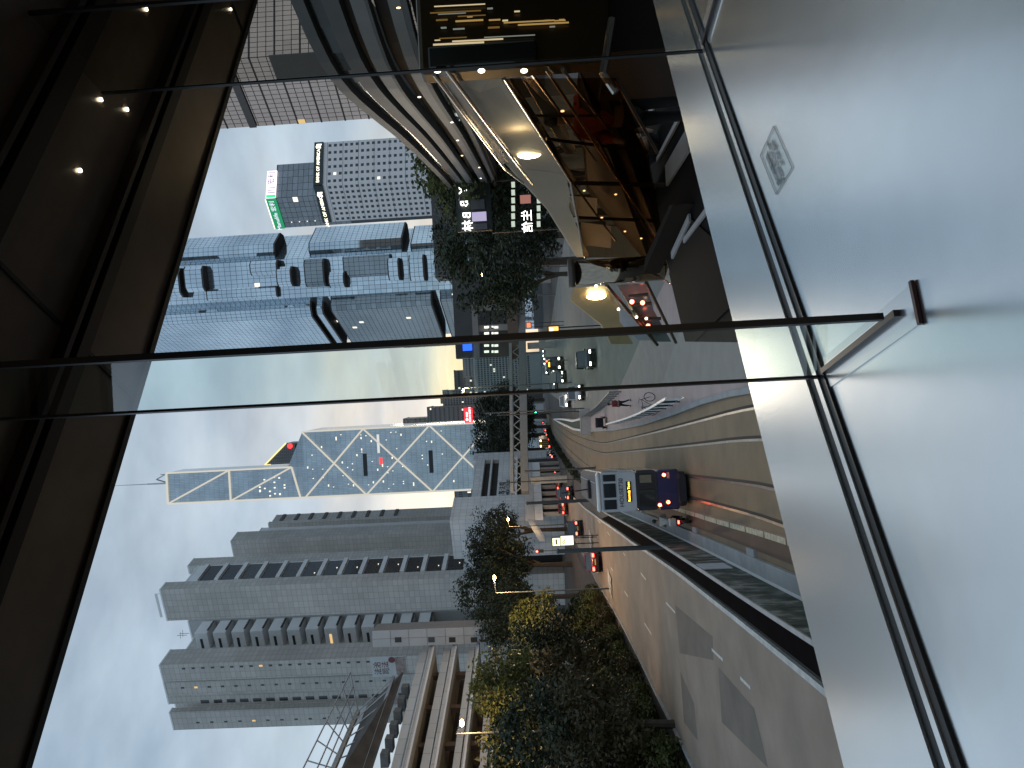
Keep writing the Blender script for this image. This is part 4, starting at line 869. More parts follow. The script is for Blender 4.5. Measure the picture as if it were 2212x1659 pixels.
def bus(label, loc, hd):
    t = thing('minibus', label, 'bus', tuple(loc), hd); b = paint('bus_dark', (.05, .055, .055))
    part('body', MB().loft([ringb(-3.4, 1.1, .4, 2.9, .15), ringb(3.1, 1.15, .3, 2.95, .15), ringb(3.5, 1.05, .4, 2.7, .2)]), b, t, True, True)
    part('windscreen', MB().box(-.95, .95, 3.42, 3.54, 1.25, 2.25), carglass, t, True); part('roof', MB().box(-1.05, 1.05, -3.3, 3.0, 2.955, 3.02), wht, t, True)
    part('route_display', MB().box(-.6, .6, 3.45, 3.56, 2.33, 2.55), em('amber_led', (1, .4, .05), 5), t, True)
    for s in (-1, 1):
        part('head_light', MB().box(s*.75-.18, s*.75+.18, 3.45, 3.57, .62, .85), head, t, True); part('side_window', MB().box(s*1.15-.03, s*1.15+.03, -3, 2.4, 1.4, 2.3), carglass, t, True)
        for y in (-2.2, 2.1): part('wheel', MB().tube((s*.8, y, .42), (s*1.17, y, .42), .42, n=12), tyre, t, True)
bus('dark minibus facing the camera with amber route display', G(1216, 787), math.pi+.06)
tr = thing('yellow_truck', 'yellow truck with flashing lamps in the far queue', 'truck', tuple(G(1192, 953)), RH-.2); yl = paint('yellow', (.5, .32, .03))
part('cargo_box', MB().box(-1.15, 1.15, -3, 1.6, .9, 3.3), yl, tr, True, bevel=.06); part('cab', MB().box(-1.1, 1.1, 1.7, 3.4, .5, 2.7), yl, tr, True, bevel=.15)
part('chassis', MB().box(-.9, .9, -3, 3.2, .5, .88), dark_m, tr, True)
for s in (-1, 1):
    part('tail_light', MB().box(s*.85-.2, s*.85+.2, -3.08, -2.98, .6, .85), tail, tr, True); part('beacon', MB().box(s*.7-.18, s*.7+.18, -3.08, -2.98, 2.7, 3.0), em('beacon', (1, .8, .2), 8), tr, True)
    for y in (-2, 2.3): part('wheel', MB().tube((s*.75, y, .45), (s*1.12, y, .45), .45, n=12), tyre, tr, True)
for k in range(4): part('panel_stripe', MB().box(-.95+k*.5, -.72+k*.5, -3.03, -2.99, 1.0, 2.6), dark_m, tr, True)
# ------------------------------------------------------------------ trams
def tram(label, loc, hd, lit=True):
    t = thing('tram', label, 'tram', tuple(loc), hd); Lg = 15.5; w = .99
    purple = paint('tram_purple', (.030, .026, .10)); upw = pm('tram_white', (.50, .52, .54), .4, var=.06, scale=2); rf = pm('tram_roof', (.10, .095, .095), .7, var=.25, scale=1.5)
    dkp = pm('tram_underframe', (.02, .018, .022), .7)
    def rr(y, ww, z0, z1): return ringb(y, ww, z0, z1, .08)
    part('lower_body', MB().loft([rr(0, w*.93, .55, 1.55), rr(.12, w, .5, 1.55), rr(Lg-.12, w, .5, 1.55), rr(Lg, w*.93, .55, 1.55)]), purple, t, True)
    part('lower_saloon', MB().loft([rr(.03, w*.92, 1.56, 2.62), rr(.14, w*.985, 1.56, 2.62), rr(Lg-.14, w*.985, 1.56, 2.62), rr(Lg-.03, w*.92, 1.56, 2.62)]), pm('saloon_dark', (.035, .033, .045), .25, var=.3, scale=1.5), t, True)
    part('upper_body', MB().loft([rr(.0, w*.94, 2.63, 4.38), rr(.10, w, 2.63, 4.38), rr(Lg-.1, w, 2.63, 4.38), rr(Lg, w*.94, 2.63, 4.38)]), upw, t, True)
    part('roof', MB().loft([[V3((-w*.98, y, 4.39)), V3((w*.98, y, 4.39)), V3((w*.80, y, 4.58)), V3((-w*.80, y, 4.58))] for y in (.25, Lg*.5, Lg-.1)]), rf, t, True)
    part('roof_lip', MB().loft([rr(-.02, w*.97, 4.392, 4.56), rr(.26, w*1.0, 4.392, 4.58)]), white_m, t, True, True)
    part('underframe', MB().box(-w*.85, w*.85, .25, Lg-.25, .16, .52), dkp, t, True); part('fender', MB().loft([rr(-.25, w*.62, .2, .55), rr(.0, w*.85, .2, .6)]), dkp, t, True)
    for x0, x1 in ((-.86, -.38), (-.28, .42), (.52, .86)):
        fr = part('rear_window', MB().box(x0, x1, -.03, .06, 3.62, 4.24), carglass, t, True, bevel=.03)
        part('window_frame', MB().box(x0-.03, x1+.03, -.012, .02, 3.58, 3.615).box(x0-.03, x1+.03, -.012, .02, 4.245, 4.28), galv, fr, True)
    part('saloon_window', MB().box(-.8, .22, .0, .06, 1.72, 2.5), carglass, t, True); part('saloon_window', MB().box(.32, .82, .0, .06, 1.72, 2.5), carglass, t, True)
    part('seat_back', MB().box(.38, .76, -.015, .0, 1.85, 2.42), pm('seat_tan', (.2, .17, .11), .7), t, True)
    for s in (-1, 1):
        for k in range(11): part('side_window', MB().box(s*w-.02, s*w+.02, .5+k*1.27, 1.55+k*1.27, 3.45, 4.2), carglass, t, True); part('side_window', MB().box(s*w-.02, s*w+.01, .5+k*1.27, 1.55+k*1.27, 1.7, 2.5), carglass, t, True)
    for x, z in ((.72, 1.22), (-.62, 1.10), (-.74, 1.52)):
        part('tail_light', MB().tube((x, -.10, z), (x, .05, z), .075, n=12), em('tram_lamp', (1, .16, .05), 22), t, True); part('lamp_ring', MB().tube((x, -.06, z), (x, .04, z), .13, n=14), pm('lamp_red', (.2, .02, .03), .4), t, True)
    part('number_panel', MB().box(.55, .85, -.02, .05, .95, 1.08), pm('tram_pale', (.45, .3, .3), .5), t, True)
    part('display_box', MB().box(-.52, .48, -.05, .02, 2.86, 3.12), dkp, t, True, bevel=.02)
    wx, wy = V3((math.cos(hd), math.sin(hd), 0)), V3((-math.sin(hd), math.cos(hd), 0)); L0_ = V3(loc)
    text('lettering', 'Kennedy Town', L0_-wy*.07+V3((0, 0, 2.99))-wx*.02, wx, UPV, .155, em('amber_text', (1, .45, .04), 6), t, .004)
    text('lettering', 'HOUSE730', L0_-wy*.025+V3((0, 0, 3.36))-wx*.05, wx, UPV, .30, pm('letter_maroon', (.07, .02, .035), .6), t, .004)
    part('trolley_base', MB().box(-.5, .5, 4.4, 5.3, 4.59, 4.75), dkp, t, True); part('trolley_pole', MB().tube((0, 4.8, 4.75), (0, 1.2, 6.3), .035, .025, 6), dkp, t, True)
    part('roof_vent', MB().box(-.25, .25, 6.2, 7.6, 4.585, 4.72), rf, t, True, bevel=.03); part('roof_cable', MB().tube((.45, .4, 4.60), (.5, Lg-.4, 4.60), .025, n=5), galv, t, True)
    for s in (-1, 1):
        for y in (2.6, 6.9): part('wheel', MB().tube((s*.45, y, .34), (s*.60, y, .34), .34, n=12), dkp, t, True)
th = math.atan2(2.69, 23.8)
tram('white and purple double deck tram with HOUSE730 lettering on its rear', (-5.62, 35.6, .02), th)
# ------------------------------------------------------------------ people
skin = pm('skin', (.32, .19, .13), .6, var=.05)
def skin_mesh(name, joints, bones, mat, parent, sub=2):
    me = bpy.data.meshes.new(name); me.from_pydata([j[0] for j in joints], bones, []); o = link(name, me, parent, True); me.materials.append(mat)
    sk = o.modifiers.new('skin', 'SKIN'); sk.use_smooth_shade = True
    for i, j in enumerate(joints):
        r = j[1]; v = me.skin_vertices[0].data[i]; v.radius = (r, r) if not isinstance(r, tuple) else r; v.use_root = i == 0
    s = o.modifiers.new('sub', 'SUBSURF'); s.levels = 1; s.render_levels = sub
    return o
def person(label, loc, hd, top, legs, pose='walk', scale=1.0, hair=(.02, .015, .012)):
    t = thing('person', label, 'person', tuple(loc), hd); t.scale = (scale,)*3
    if pose == 'ride':
        hp = V3((0, 0, .86)); ch = V3((0, .16, 1.30)); nk = V3((0, .22, 1.46)); hdp = V3((0, .27, 1.64))
        kn = [V3((s*.17, .42, .74)) for s in (-1, 1)]; ft = [V3((s*.17, .25, .32)) for s in (-1, 1)]; el = [V3((s*.30, .32, 1.12)) for s in (-1, 1)]; ha = [V3((s*.26, .58, 1.08)) for s in (-1, 1)]
    else:
        st = .22 if pose == 'walk' else .03
        hp = V3((0, 0, .93)); ch = V3((0, .02, 1.32)); nk = V3((0, .03, 1.48)); hdp = V3((0, .06, 1.66))
        kn = [V3((-.10, st*.7, .50)), V3((.10, -st*.2, .50))]; ft = [V3((-.10, st, .07)), V3((.10, -st*1.3, .09))]
        el = [V3((-.27, -.08, 1.14)), V3((.27, .02, 1.14))]; ha = [V3((-.27, .02, .92)), V3((.26, .18, .96))]
    sh_ = [V3((s*.19, ch.y+.01, ch.z+.08)) for s in (-1, 1)]; hj = [V3((s*.10, hp.y, hp.z-.05)) for s in (-1, 1)]
    J = [(hp, .15), (ch, .155), (nk, .06), (hdp-V3((0, 0, .06)), .085), (hdp+V3((0, 0, .05)), .09)]; E_ = [(0, 1), (1, 2), (2, 3), (3, 4)]
    for i in (0, 1):
        b = len(J); J += [(sh_[i], .065), (el[i], .048), (ha[i], .036), (ha[i]+(ha[i]-el[i]).normalized()*.09, .026)]; E_ += [(1, b), (b, b+1), (b+1, b+2), (b+2, b+3)]
        b = len(J); J += [(hj[i], .095), (kn[i], .062), (ft[i], .042), (ft[i]+V3((0, .15, -.03)), .034)]; E_ += [(0, b), (b, b+1), (b+1, b+2), (b+2, b+3)]
    skin_mesh('body', J, E_, skin, t)
    skin_mesh('jacket', [(hp+V3((0, 0, .03)), .175), (ch, .185), (ch+V3((0, 0, .1)), .11), (sh_[0], .085), (el[0], .066), (el[0].lerp(ha[0], .85), .052), (sh_[1], .085), (el[1], .066), (el[1].lerp(ha[1], .85), .052)], [(0, 1), (1, 2), (1, 3), (3, 4), (4, 5), (1, 6), (6, 7), (7, 8)], top, t)
    skin_mesh('trousers', [(hp-V3((0, 0, .03)), .165), (hj[0]-V3((0, 0, .05)), .115), (kn[0], .078), (ft[0]+V3((0, 0, .05)), .060), (hj[1]-V3((0, 0, .05)), .115), (kn[1], .078), (ft[1]+V3((0, 0, .05)), .060)], [(0, 1), (1, 2), (2, 3), (0, 4), (4, 5), (5, 6)], legs, t)
    part('hair', MB().ell(hdp+V3((0, -.025, .045)), .105, .115, .115, 12, 8), pm('hair', hair, .6), t, True, True)
    for f in ft: part('shoe', MB().ell(f+V3((0, .06, -.04)), .05, .14, .05, 8, 6), dark_m, t, True, True)
    return t
black_c = pm('black_cloth', (.015, .015, .017), .85, var=.2); red_c = pm('red_cloth', (.20, .03, .035), .85, var=.2); white_c = pm('white_cloth', (.42, .40, .36), .85, var=.2); orange_c = pm('orange_cloth', (.34, .055, .025), .85, var=.25)
grey_c = pm('grey_cloth', (.12, .12, .125), .85)
def pg(x, y): p = G(x, y); p.z += .12; return p
person('person in red top and black trousers walking on the pink pavement', pg(1366, 870), .6, red_c, black_c, 'walk')
mp_ = V3((-7.32, 36.2, .03))
person('person in pale jacket riding a scooter left of the tram', mp_+V3((0, 0, .0)), th, white_c, black_c, 'ride')
sc = thing('scooter', 'dark scooter ridden beside the tram in the bus lane', 'scooter', tuple(mp_), th)
part('frame', MB().loft([ringb(-.75, .12, .45, .75, .04), ringb(-.2, .17, .40, .80, .05), ringb(.1, .12, .30, .45, .04), ringb(.55, .13, .30, .60, .04)]), pm('scooter_dark', (.02, .02, .025), .4), sc, True, True)
for y in (-.62, .72): part('wheel', MB().tube((-.06, y, .27), (.06, y, .27), .27, n=16), tyre, sc, True)
part('handlebar', MB().tube((0, .68, .3), (0, .55, 1.05), .035).tube((-.3, .55, 1.06), (.3, .55, 1.06), .02), dark_m, sc, True); part('rear_box', MB().box(-.2, .2, -.95, -.55, .78, 1.1), white_c, sc, True, bevel=.04)
part('tail_light', MB().box(-.08, .08, -.80, -.75, .6, .68), tail, sc, True)
# bicycle by the railing
def bicycle(label, loc, hd):
    t = thing('bicycle', label, 'bicycle', tuple(loc), hd)
    for y in (-.5, .55):
        mb = MB()
        for k in range(20):
            a, b = 2*math.pi*k/20, 2*math.pi*(k+1)/20; mb.tube((0, y+.33*math.cos(a), .34+.33*math.sin(a)), (0, y+.33*math.cos(b), .34+.33*math.sin(b)), .024, n=5)
        wh = part('wheel', mb, tyre, t, True); sp_ = MB()
        for k in range(8): a = math.pi*k/8; sp_.tube((0, y-.32*math.cos(a), .34-.32*math.sin(a)), (0, y+.32*math.cos(a), .34+.32*math.sin(a)), .004, n=3)
        part('spokes', sp_, galv, wh, True)
    f = MB(); pts = {'r': (0, -.5, .34), 'b': (0, -.08, .30), 's': (0, -.22, .82), 'h': (0, .38, .85), 'f': (0, .55, .34)}
    for a, b in ('rb', 'bs', 'sh', 'bh', 'hf', 'rs'): f.tube(pts[a], pts[b], .02, n=6)
    part('frame', f, dark_m, t, True); part('saddle', MB().ell((0, -.24, .90), .07, .14, .04), dark_m, t, True); part('handlebar', MB().tube((0, .38, .85), (0, .36, 1.0), .018).tube((-.26, .34, 1.02), (.26, .34, 1.02), .015), dark_m, t, True)
bicycle('dark bicycle parked beside the white pavement railing', pg(1422, 872), -.9)
# ------------------------------------------------------------------ pavement railing, hatched railing, planter, cart
rg = thing('white_railing', 'white topped slatted railing curving along the pavement edge', 'railing', tuple(pg(1440, 880)))
rp_ = resample(smooth([pg(*q) for q in ((1338, 915), (1395, 901), (1450, 880), (1492, 858))]), 15)
for i in range(14):
    a, b = rp_[i], rp_[i+1]; part('top_rail', MB().bar(a+V3((0, 0, 1.05)), b+V3((0, 0, 1.05)), .12, .09), white_m, rg); part('lower_rail', MB().bar(a+V3((0, 0, .2)), b+V3((0, 0, .2)), .05, .05), white_m, rg)
    part('post', MB().bar(a, a+V3((0, 0, 1.05)), .07, .07), dark_m, rg)
    for f in (.3, .65): q_ = a.lerp(b, f); part('slat', MB().bar(q_+V3((0, 0, .2)), q_+V3((0, 0, 1.0)), .10, .03), dark_m if f < .5 else white_m, rg)
hg = thing('hatched_railing', 'dark slatted railing between the pink pavement and right carriageway', 'railing', tuple(pg(1300, 880)))
hp_ = resample(smooth([pg(*q) for q in ((1345, 846), (1312, 878), (1285, 895), (1268, 901))]), 22)
for i in range(21):
    a, b = hp_[i], hp_[i+1]; part('rail', MB().bar(a+V3((0, 0, 1.0)), b+V3((0, 0, 1.0)), .07, .07).bar(a+V3((0, 0, .25)), b+V3((0, 0, .25)), .05, .05), dark_m, hg); part('slat', MB().bar(a, a+V3((0, 0, 1.0)), .14, .05), pm('slat_grey', (.2, .2, .2), .6), hg)
pt = thing('white_edged_planter', 'green planter with white edges curving beside the tram kerb', 'planter', tuple(G(1255, 915)))
pa = [G(*q) for q in ((1272, 904), (1272, 929), (1252, 926), (1228, 916), (1206, 905), (1225, 905), (1250, 909))]
part('bed', MB().slab([p+V3((0, 0, .02)) for p in pa], (0, 0, .75)), pm('planter_green', (.04, .055, .035), .8, var=.3, scale=1), pt)
part('edge', ribbon([pa[1], pa[2], pa[3], pa[4]], .25, .03, .95, 30), white_m, pt); part('edge', ribbon([pa[0], pa[6], pa[5], pa[4]], .25, .03, .95, 30), white_m, pt)
pb2 = G(1277, 912); pk = thing('pale_cabinet', 'pale grey utility cabinet at the planter end', 'cabinet', tuple(pb2))
part('body', MB().box(-1.6, 1.6, 0, .6, 0, 1.25), pm('cabinet_grey', (.40, .41, .42), .5, var=.1), pk, True, bevel=.04); part('lid', MB().box(-1.65, 1.65, -.05, .65, 1.252, 1.32), galv, pk, True)
for s in (-1, 0, 1): part('door', MB().box(s*1.05-.5, s*1.05+.5, -.03, -.005, .1, 1.15), pm('cabinet_door', (.36, .37, .38), .5), pk, True)
ck = pg(1312, 912); hc_ = thing('handcart', 'dark handcart loaded with boxes on the pavement', 'handcart', tuple(ck))
part('tray', MB().box(-.6, .6, -.9, .9, .35, .45), dark_m, hc_, True); part('handle', MB().tube((-.4, -.9, .4), (-.4, -1.2, 1.0), .03).tube((.4, -.9, .4), (.4, -1.2, 1.0), .03).tube((-.4, -1.2, 1.0), (.4, -1.2, 1.0), .03), dark_m, hc_, True)
for s in (-1, 1):
    for y in (-.6, .6): part('wheel', MB().tube((s*.45, y, .18), (s*.55, y, .18), .18, n=10), tyre, hc_, True)
for l, x0, x1, y0, y1, h, mt in (('grey box on the handcart front', -.5, .45, .05, .8, .5, grey_c), ('black box on the handcart rear', -.45, .5, -.8, -.05, .6, black_c)):
    o = part('box', MB().box(x0+ck.x, x1+ck.x, y0+ck.y, y1+ck.y, ck.z+.452, ck.z+.452+h), mt, bevel=.03); tag(o, l, 'box')
    part('lid', MB().box(x0+ck.x-.02, x1+ck.x+.02, y0+ck.y-.02, y1+ck.y+.02, ck.z+.453+h, ck.z+.50+h), mt, o)
# ------------------------------------------------------------------ lamp posts, poles, traffic lights, lit panels
lampm = em('lamp_glow', (1.0, .62, .22), 60); polem = pm('pole_grey', (.13, .135, .135), .5, metal=.3)
def lamp_post(label, base, top, headp, power, r=.08, lit=True):
    t = thing('lamp_post', label, 'lamp', tuple(base)); part('pole', MB().tube(base-V3((0, 0, .2)), top, r*1.25, r*.8, 8), polem, t); part('arm', MB().tube(top, headp, r*.55, r*.45, 6), polem, t)
    part('lamp_head', MB().ell(headp+V3((0, 0, .05)), .32, .22, .10), polem, t)
    if lit:
        part('lamp_lens', MB().ell(headp-V3((0, 0, .08)), .28, .22, .17), lampm, t)
        ld = bpy.data.lights.new('lamp_light', 'POINT'); ld.energy = power; ld.color = (1, .62, .28); ld.shadow_soft_size = .25; lo_ = bpy.data.objects.new('lamp_light', ld); C.objects.link(lo_); lo_.location = headp-V3((0, 0, .45))
def lp_at(label, Y, basepx, toppx, headpx, power, lit=True, r=.08):
    tp = at(*toppx, Y); lamp_post(label, V3((tp.x, tp.y, zg(Y))), tp, at(*headpx, Y-.5), power, r, lit)
lp_at('lit lamp post with short arm beside the roadside shrubs', 78, None, (1071, 1281), (1066, 1248), 2500)
lp_at('amber lit lamp post glowing among the yellow-green trees', 55, None, (985, 1585), (995, 1562), 800)
lp_at('lit lamp post beside the court block trees', 120, None, (1100, 1138), (1096, 1122), 1200)
lp_at('lit lamp post behind the dark tree and arcade', 100, None, (1045, 585), (1040, 594), 350)
lp_at('unlit dark lamp post with long arm in front of the truss', 95, None, (1047, 893), (1030, 855), 0, False)
lp_at('added lit lamp post for a reflected glow behind black seam', 110, None, (1004, 838), (999, 843), 1500)  # only a reflected glow here; post and light are added for it
for l, Y, x, y, r in (('thick grey pole standing on the median kerb beside red taxi', 38.5, 1205, 1191, .14), ('grey catenary pole left of the tram roof', 62, 1139, 1087, .16), ('slim catenary pole above the tram roof', 85, 1135, 1018, .13), ('thin pole in front of walkway columns', 95, 1080, 1043, .09), ('slim pole right of the truss sign', 90, 1075, 897, .08)):
    tp = at(x, y, Y); t = thing('pole', l, 'pole', (tp.x, tp.y, zg(Y))); part('shaft', MB().tube((tp.x, tp.y, zg(Y)-.2), tp, r, r*.8, 8), pm('pole_dark', (.07, .075, .075), .5, metal=.3), t); part('cap', MB().ell(tp, r*1.1, r*1.1, r*.7), polem, t)
    part('base_plate', MB().box(tp.x-r*2, tp.x+r*2, tp.y-r*2, tp.y+r*2, zg(Y)+.01, zg(Y)+.12), polem, t)
def traffic(label, px, Y, on):
    p = at(*px, Y); t = thing('traffic_light', label, 'traffic light', (p.x, p.y, zg(Y))); part('pole', MB().tube((p.x, p.y+.15, zg(Y)-.2), (p.x, p.y+.15, p.z-.35), .06), polem, t); part('housing', MB().box(p.x-.18, p.x+.18, p.y, p.y+.3, p.z-.5, p.z+.55), dark_m, t)
    for k, (n_, c_) in enumerate((('g', (.05, 1, .3)), ('a', (1, .6, .1)), ('r', (1, .08, .06)))): part('lens', MB().tube((p.x, p.y-.05, p.z-.3+k*.33), (p.x, p.y+.01, p.z-.3+k*.33), .13, n=12), em('signal_'+n_, c_, 10) if n_ == on else pm('lens_off_'+n_, tuple(q*.06 for q in c_), .3), t)
traffic('traffic light showing green ahead of the queue', (1153, 892), 110, 'g'); traffic('traffic light showing red in front of dark trees', (1166, 1191), 92, 'r'); traffic('traffic light at the near end of hatched railing', (1186, 780), 115, 'r')
def panel(name, label, x0, x1, y0, y1, Y, mat, cat, frame=.08, legs=True):
    A, B = at(x0, y1, Y), at(x1, y0, Y); t = thing(name, label, cat, ((A.x+B.x)/2, Y, zg(Y)))
    part('frame', MB().box(A.x-frame, B.x+frame, Y, Y+.25, B.z-frame, A.z+frame), dark_m, t); part('face', MB().box(A.x, B.x, Y-.03, Y-.005, B.z, A.z), mat, t)
    if legs:
        for x in (A.x+.1, B.x-.1): part('leg', MB().box(x-.05, x+.05, Y+.08, Y+.18, zg(Y)-.1, B.z-frame-.005), dark_m, t)
    return t, A, B
lemon = em('lemon_panel', (1, .95, .55), 1.3)
t, A, B = panel('lit_sign', 'small pale yellow lit sign beside the bus shelter', 1194, 1210, 1162, 1179, 88, lemon, 'sign'); part('print', MB().box(A.x+.15, B.x-.15, 87.95, 87.965, (A.z+B.z)/2-.12, (A.z+B.z)/2+.12), pm('print_grey', (.2, .2, .12), .6), t)
t, A, B = panel('bus_shelter_advert', 'bright yellow lit advert panel with black shapes at the kerb', 1212, 1238, 1157, 1178, 86, lemon, 'advert')
rnd = random.Random(3); mb = MB()
for k in range(7):
    x, z = rnd.uniform(A.x+.15, B.x-.3), rnd.uniform((A.z+B.z)/2-.1, A.z-.2); mb.tube((x, 85.95, z), (x+.01, 85.96, z+.01), rnd.uniform(.08, .2), n=9)
part('print', mb, pm('print_black', (.02, .02, .02), .6), t)
panel('lit_menu_board', 'small yellow framed lit sign with red figure on a pier', 1138, 1146, 697, 708, 118, em('red_menu', (.9, .25, .12), 1.0), 'sign', .12)
t, A, B = panel('news_screen', 'bright multicoloured lit screen near the arcade pavement', 1186, 1206, 705, 718, 60, em('orange_screen', (1, .55, .15), 1.2), 'screen')
part('print', MB().box(A.x+.05, B.x-.1, 59.94, 59.965, (A.z+B.z)/2+.05, A.z-.05), em('screen_pale', (.8, .95, 1), 1.2), t)
tg = thing('direction_gantry', 'grey overhead sign gantry beam beside the dark trees', 'gantry', tuple(G(1210, 645))); A, B = at(1130, 530, 70), at(1128, 640, 70)
part('beam', MB().bar(at(1122, 640, 100), at(1118, 520, 100), .4, .9), galv, tg); part('post', MB().tube(at(1122, 640, 100), at(1200, 636, 100), .15), polem, tg); part('arm', MB().tube(at(1150, 690, 100), at(1148, 560, 100), .07), galv, tg)
# ------------------------------------------------------------------ the glazed footbridge the camera stands in
SZ = EYE-.62
chrome = pm('polished_steel', (.93, .93, .91), .22, metal=.8, var=.05, scale=3); brushed = pm('brushed_steel', (.93, .94, .93), .24, metal=.95, var=.11, scale=1.3, bump=.01)
seal = pm('black_seal', (.008, .009, .009), .4); bronze = pm('dark_bronze', (.20, .145, .105), .30, metal=.4, var=.45, scale=1.6, spec=.7)
gA, gB = V3((-.65, 1.17, 0)), V3((1.11, 2.48, 0)); gd = (gB-gA).normalized(); lA, lB = V3((-.90, 1.62, 0)), V3((1.80, 3.44, 0)); ld = (lB-lA).normalized(); eA, eB = V3((-1.0, 1.93, 0)), V3((2.23, 3.95, 0)); ed = (eB-eA).normalized()
inw = V3((gd.y, -gd.x, 0))
sill = thing('window_sill', 'polished steel sill inside the window mirroring the pale sky', 'sill', (0, .8, SZ))
a0, a1 = gA-gd*2.2, gB+gd*2.2
seams = [a0, gA-gd*.35, V3((-.02, 1.6, 0)), V3((1.11, 2.48, 0)), a1]
part('sill_sheet', MB().ob(a0+inw*.055+V3((0, 0, SZ-.03)), a1-a0, inw*1.3, (0, 0, .03)), brushed, sill)
part('frame_rail', MB().ob(a0+inw*.032+V3((0, 0, SZ-.03)), a1-a0, inw*.022, (0, 0, .036)), seal, sill)
part('frame_rail', MB().ob(a0+inw*.012+V3((0, 0, SZ-.035)), a1-a0, inw*.018, (0, 0, .045)), chrome, sill)
part('frame_rail', MB().ob(a0-inw*.026+V3((0, 0, SZ-.03)), a1-a0, inw*.036, (0, 0, .034)), seal, sill)
part('frame_rail', MB().ob(a0-inw*.040+V3((0, 0, SZ-.03)), a1-a0, inw*.012, (0, 0, .040)), chrome, sill)
# sticker on the sill
ps = [onz(*q, SZ+.0015) for q in ((1672, 272), (1712, 362), (1677, 420), (1643, 335))]
stk = part('notice_sticker', MB().add(ps, [(0, 1, 2, 3)]), clear_glass('clear_film', (.90, .92, .92), False), sill)
ln = MB()
for i in range(4): ln.bar(ps[i]+V3((0, 0, .001)), ps[(i+1) % 4]+V3((0, 0, .001)), .0022, .0006)
part('sticker_border', ln, pm('faded_ink', (.16, .17, .18), .6), stk)
xd = (ps[0]-ps[1]).normalized(); yd = (ps[2]-ps[1]).normalized()
text('lettering', '請勿倚靠玻璃\nPlease do not lean\non the glass', sum(ps, V3((0, 0, 0)))/4+V3((0, 0, .0014)), xd, -yd if False else yd, .022, pm('faded_ink2', (.16, .17, .18), .6), sill, .0002)
lg = thing('outer_ledge', 'mirror polished steel ledge outside the window glass', 'ledge', (0, 2, SZ))
b0, b1 = lA-ld*2.4, lB+ld*3.0; q0, q1 = a0-inw*.042, a1-inw*.042
mb = MB(); mb.slab([(q0.x, q0.y, SZ-.012), (q1.x, q1.y, SZ-.012), (b1.x, b1.y, SZ-.012), (b0.x, b0.y, SZ-.012)], (0, 0, -.03)); part('ledge_sheet', mb, chrome, lg)
mb = MB(); mb.slab([(b0.x, b0.y, SZ-.014), (b1.x, b1.y, SZ-.014), (b1.x, b1.y, SZ-.9), (b0.x, b0.y, SZ-.9)], tuple(inw*.03)); part('ledge_apron', mb, pm('apron_steel', (.3, .31, .32), .3, metal=.9), lg)
# glass panes and fins
pane_m = clear_glass('clear_pane', (.97, .985, .98), False); fin_m = clear_glass('fin_glass', (.80, .93, .90)); ZT = EYE+1.55
fins = [V3((-.02, 1.6, 0)), V3((1.11, 2.48, 0))]; fv = V3((.10, -.35, 0))
cuts = [a0, fins[0], fins[1], a1]
for i, l in enumerate(('clear glass pane left of the near glass fin', 'clear glass pane between the two glass fins', 'clear glass pane right of the second glass fin')):
    p_, q_ = cuts[i]+gd*.006, cuts[i+1]-gd*.006
    o = part('window_pane', MB().add([(p_.x, p_.y, SZ), (q_.x, q_.y, SZ), (q_.x, q_.y, ZT), (p_.x, p_.y, ZT)], [(0, 1, 2, 3)]), pane_m); tag(o, l, 'window')
for i, (f, l) in enumerate(zip(fins, ('near upright glass fin with black edges and steel foot', 'second glass fin farther along the window'))):
    t = thing('glass_fin', l, 'glass fin', (f.x, f.y, SZ)); fd = fv.normalized(); fn = V3((fd.y, -fd.x, 0)); k = 1.0
    A_, B_ = f+fd*.012, f+fv
    part('fin_pane', MB().add([(A_.x, A_.y, SZ+.03), (B_.x, B_.y, SZ+.03), (B_.x, B_.y, ZT), (A_.x, A_.y, ZT)], [(0, 1, 2, 3)]), fin_m if i == 0 else clear_glass('smoke_glass', (.70, .70, .66), False), t)
    part('edge_seal', MB().ob(B_-fn*.006+V3((0, 0, SZ+.03)), fd*.010, fn*.012, (0, 0, ZT-SZ)), seal, t)
    part('joint_seal', MB().ob(f-fn*.003-fd*.006+V3((0, 0, SZ)), fd*.012, fn*.006, (0, 0, ZT-SZ)), seal, t)
    part('foot_channel', MB().ob(f+fd*.03-fn*.010+V3((0, 0, SZ+.001)), fv-fd*.02, fn*.012, (0, 0, .012)), pm('dark_channel', (.02, .012, .012), .4), t)
    part('foot_plate', MB().ob(f+fd*.03-fn*.035+V3((0, 0, SZ+.0005)), fv+fd*.03, fn*.07, (0, 0, .002)), chrome, t)
    part('end_plate', MB().ob(f+fv+fd*.062-fn*.038+V3((0, 0, SZ+.001)), fd*.008, fn*.076, (0, 0, .006)), pm('maroon_plate', (.05, .012, .015), .4), t)
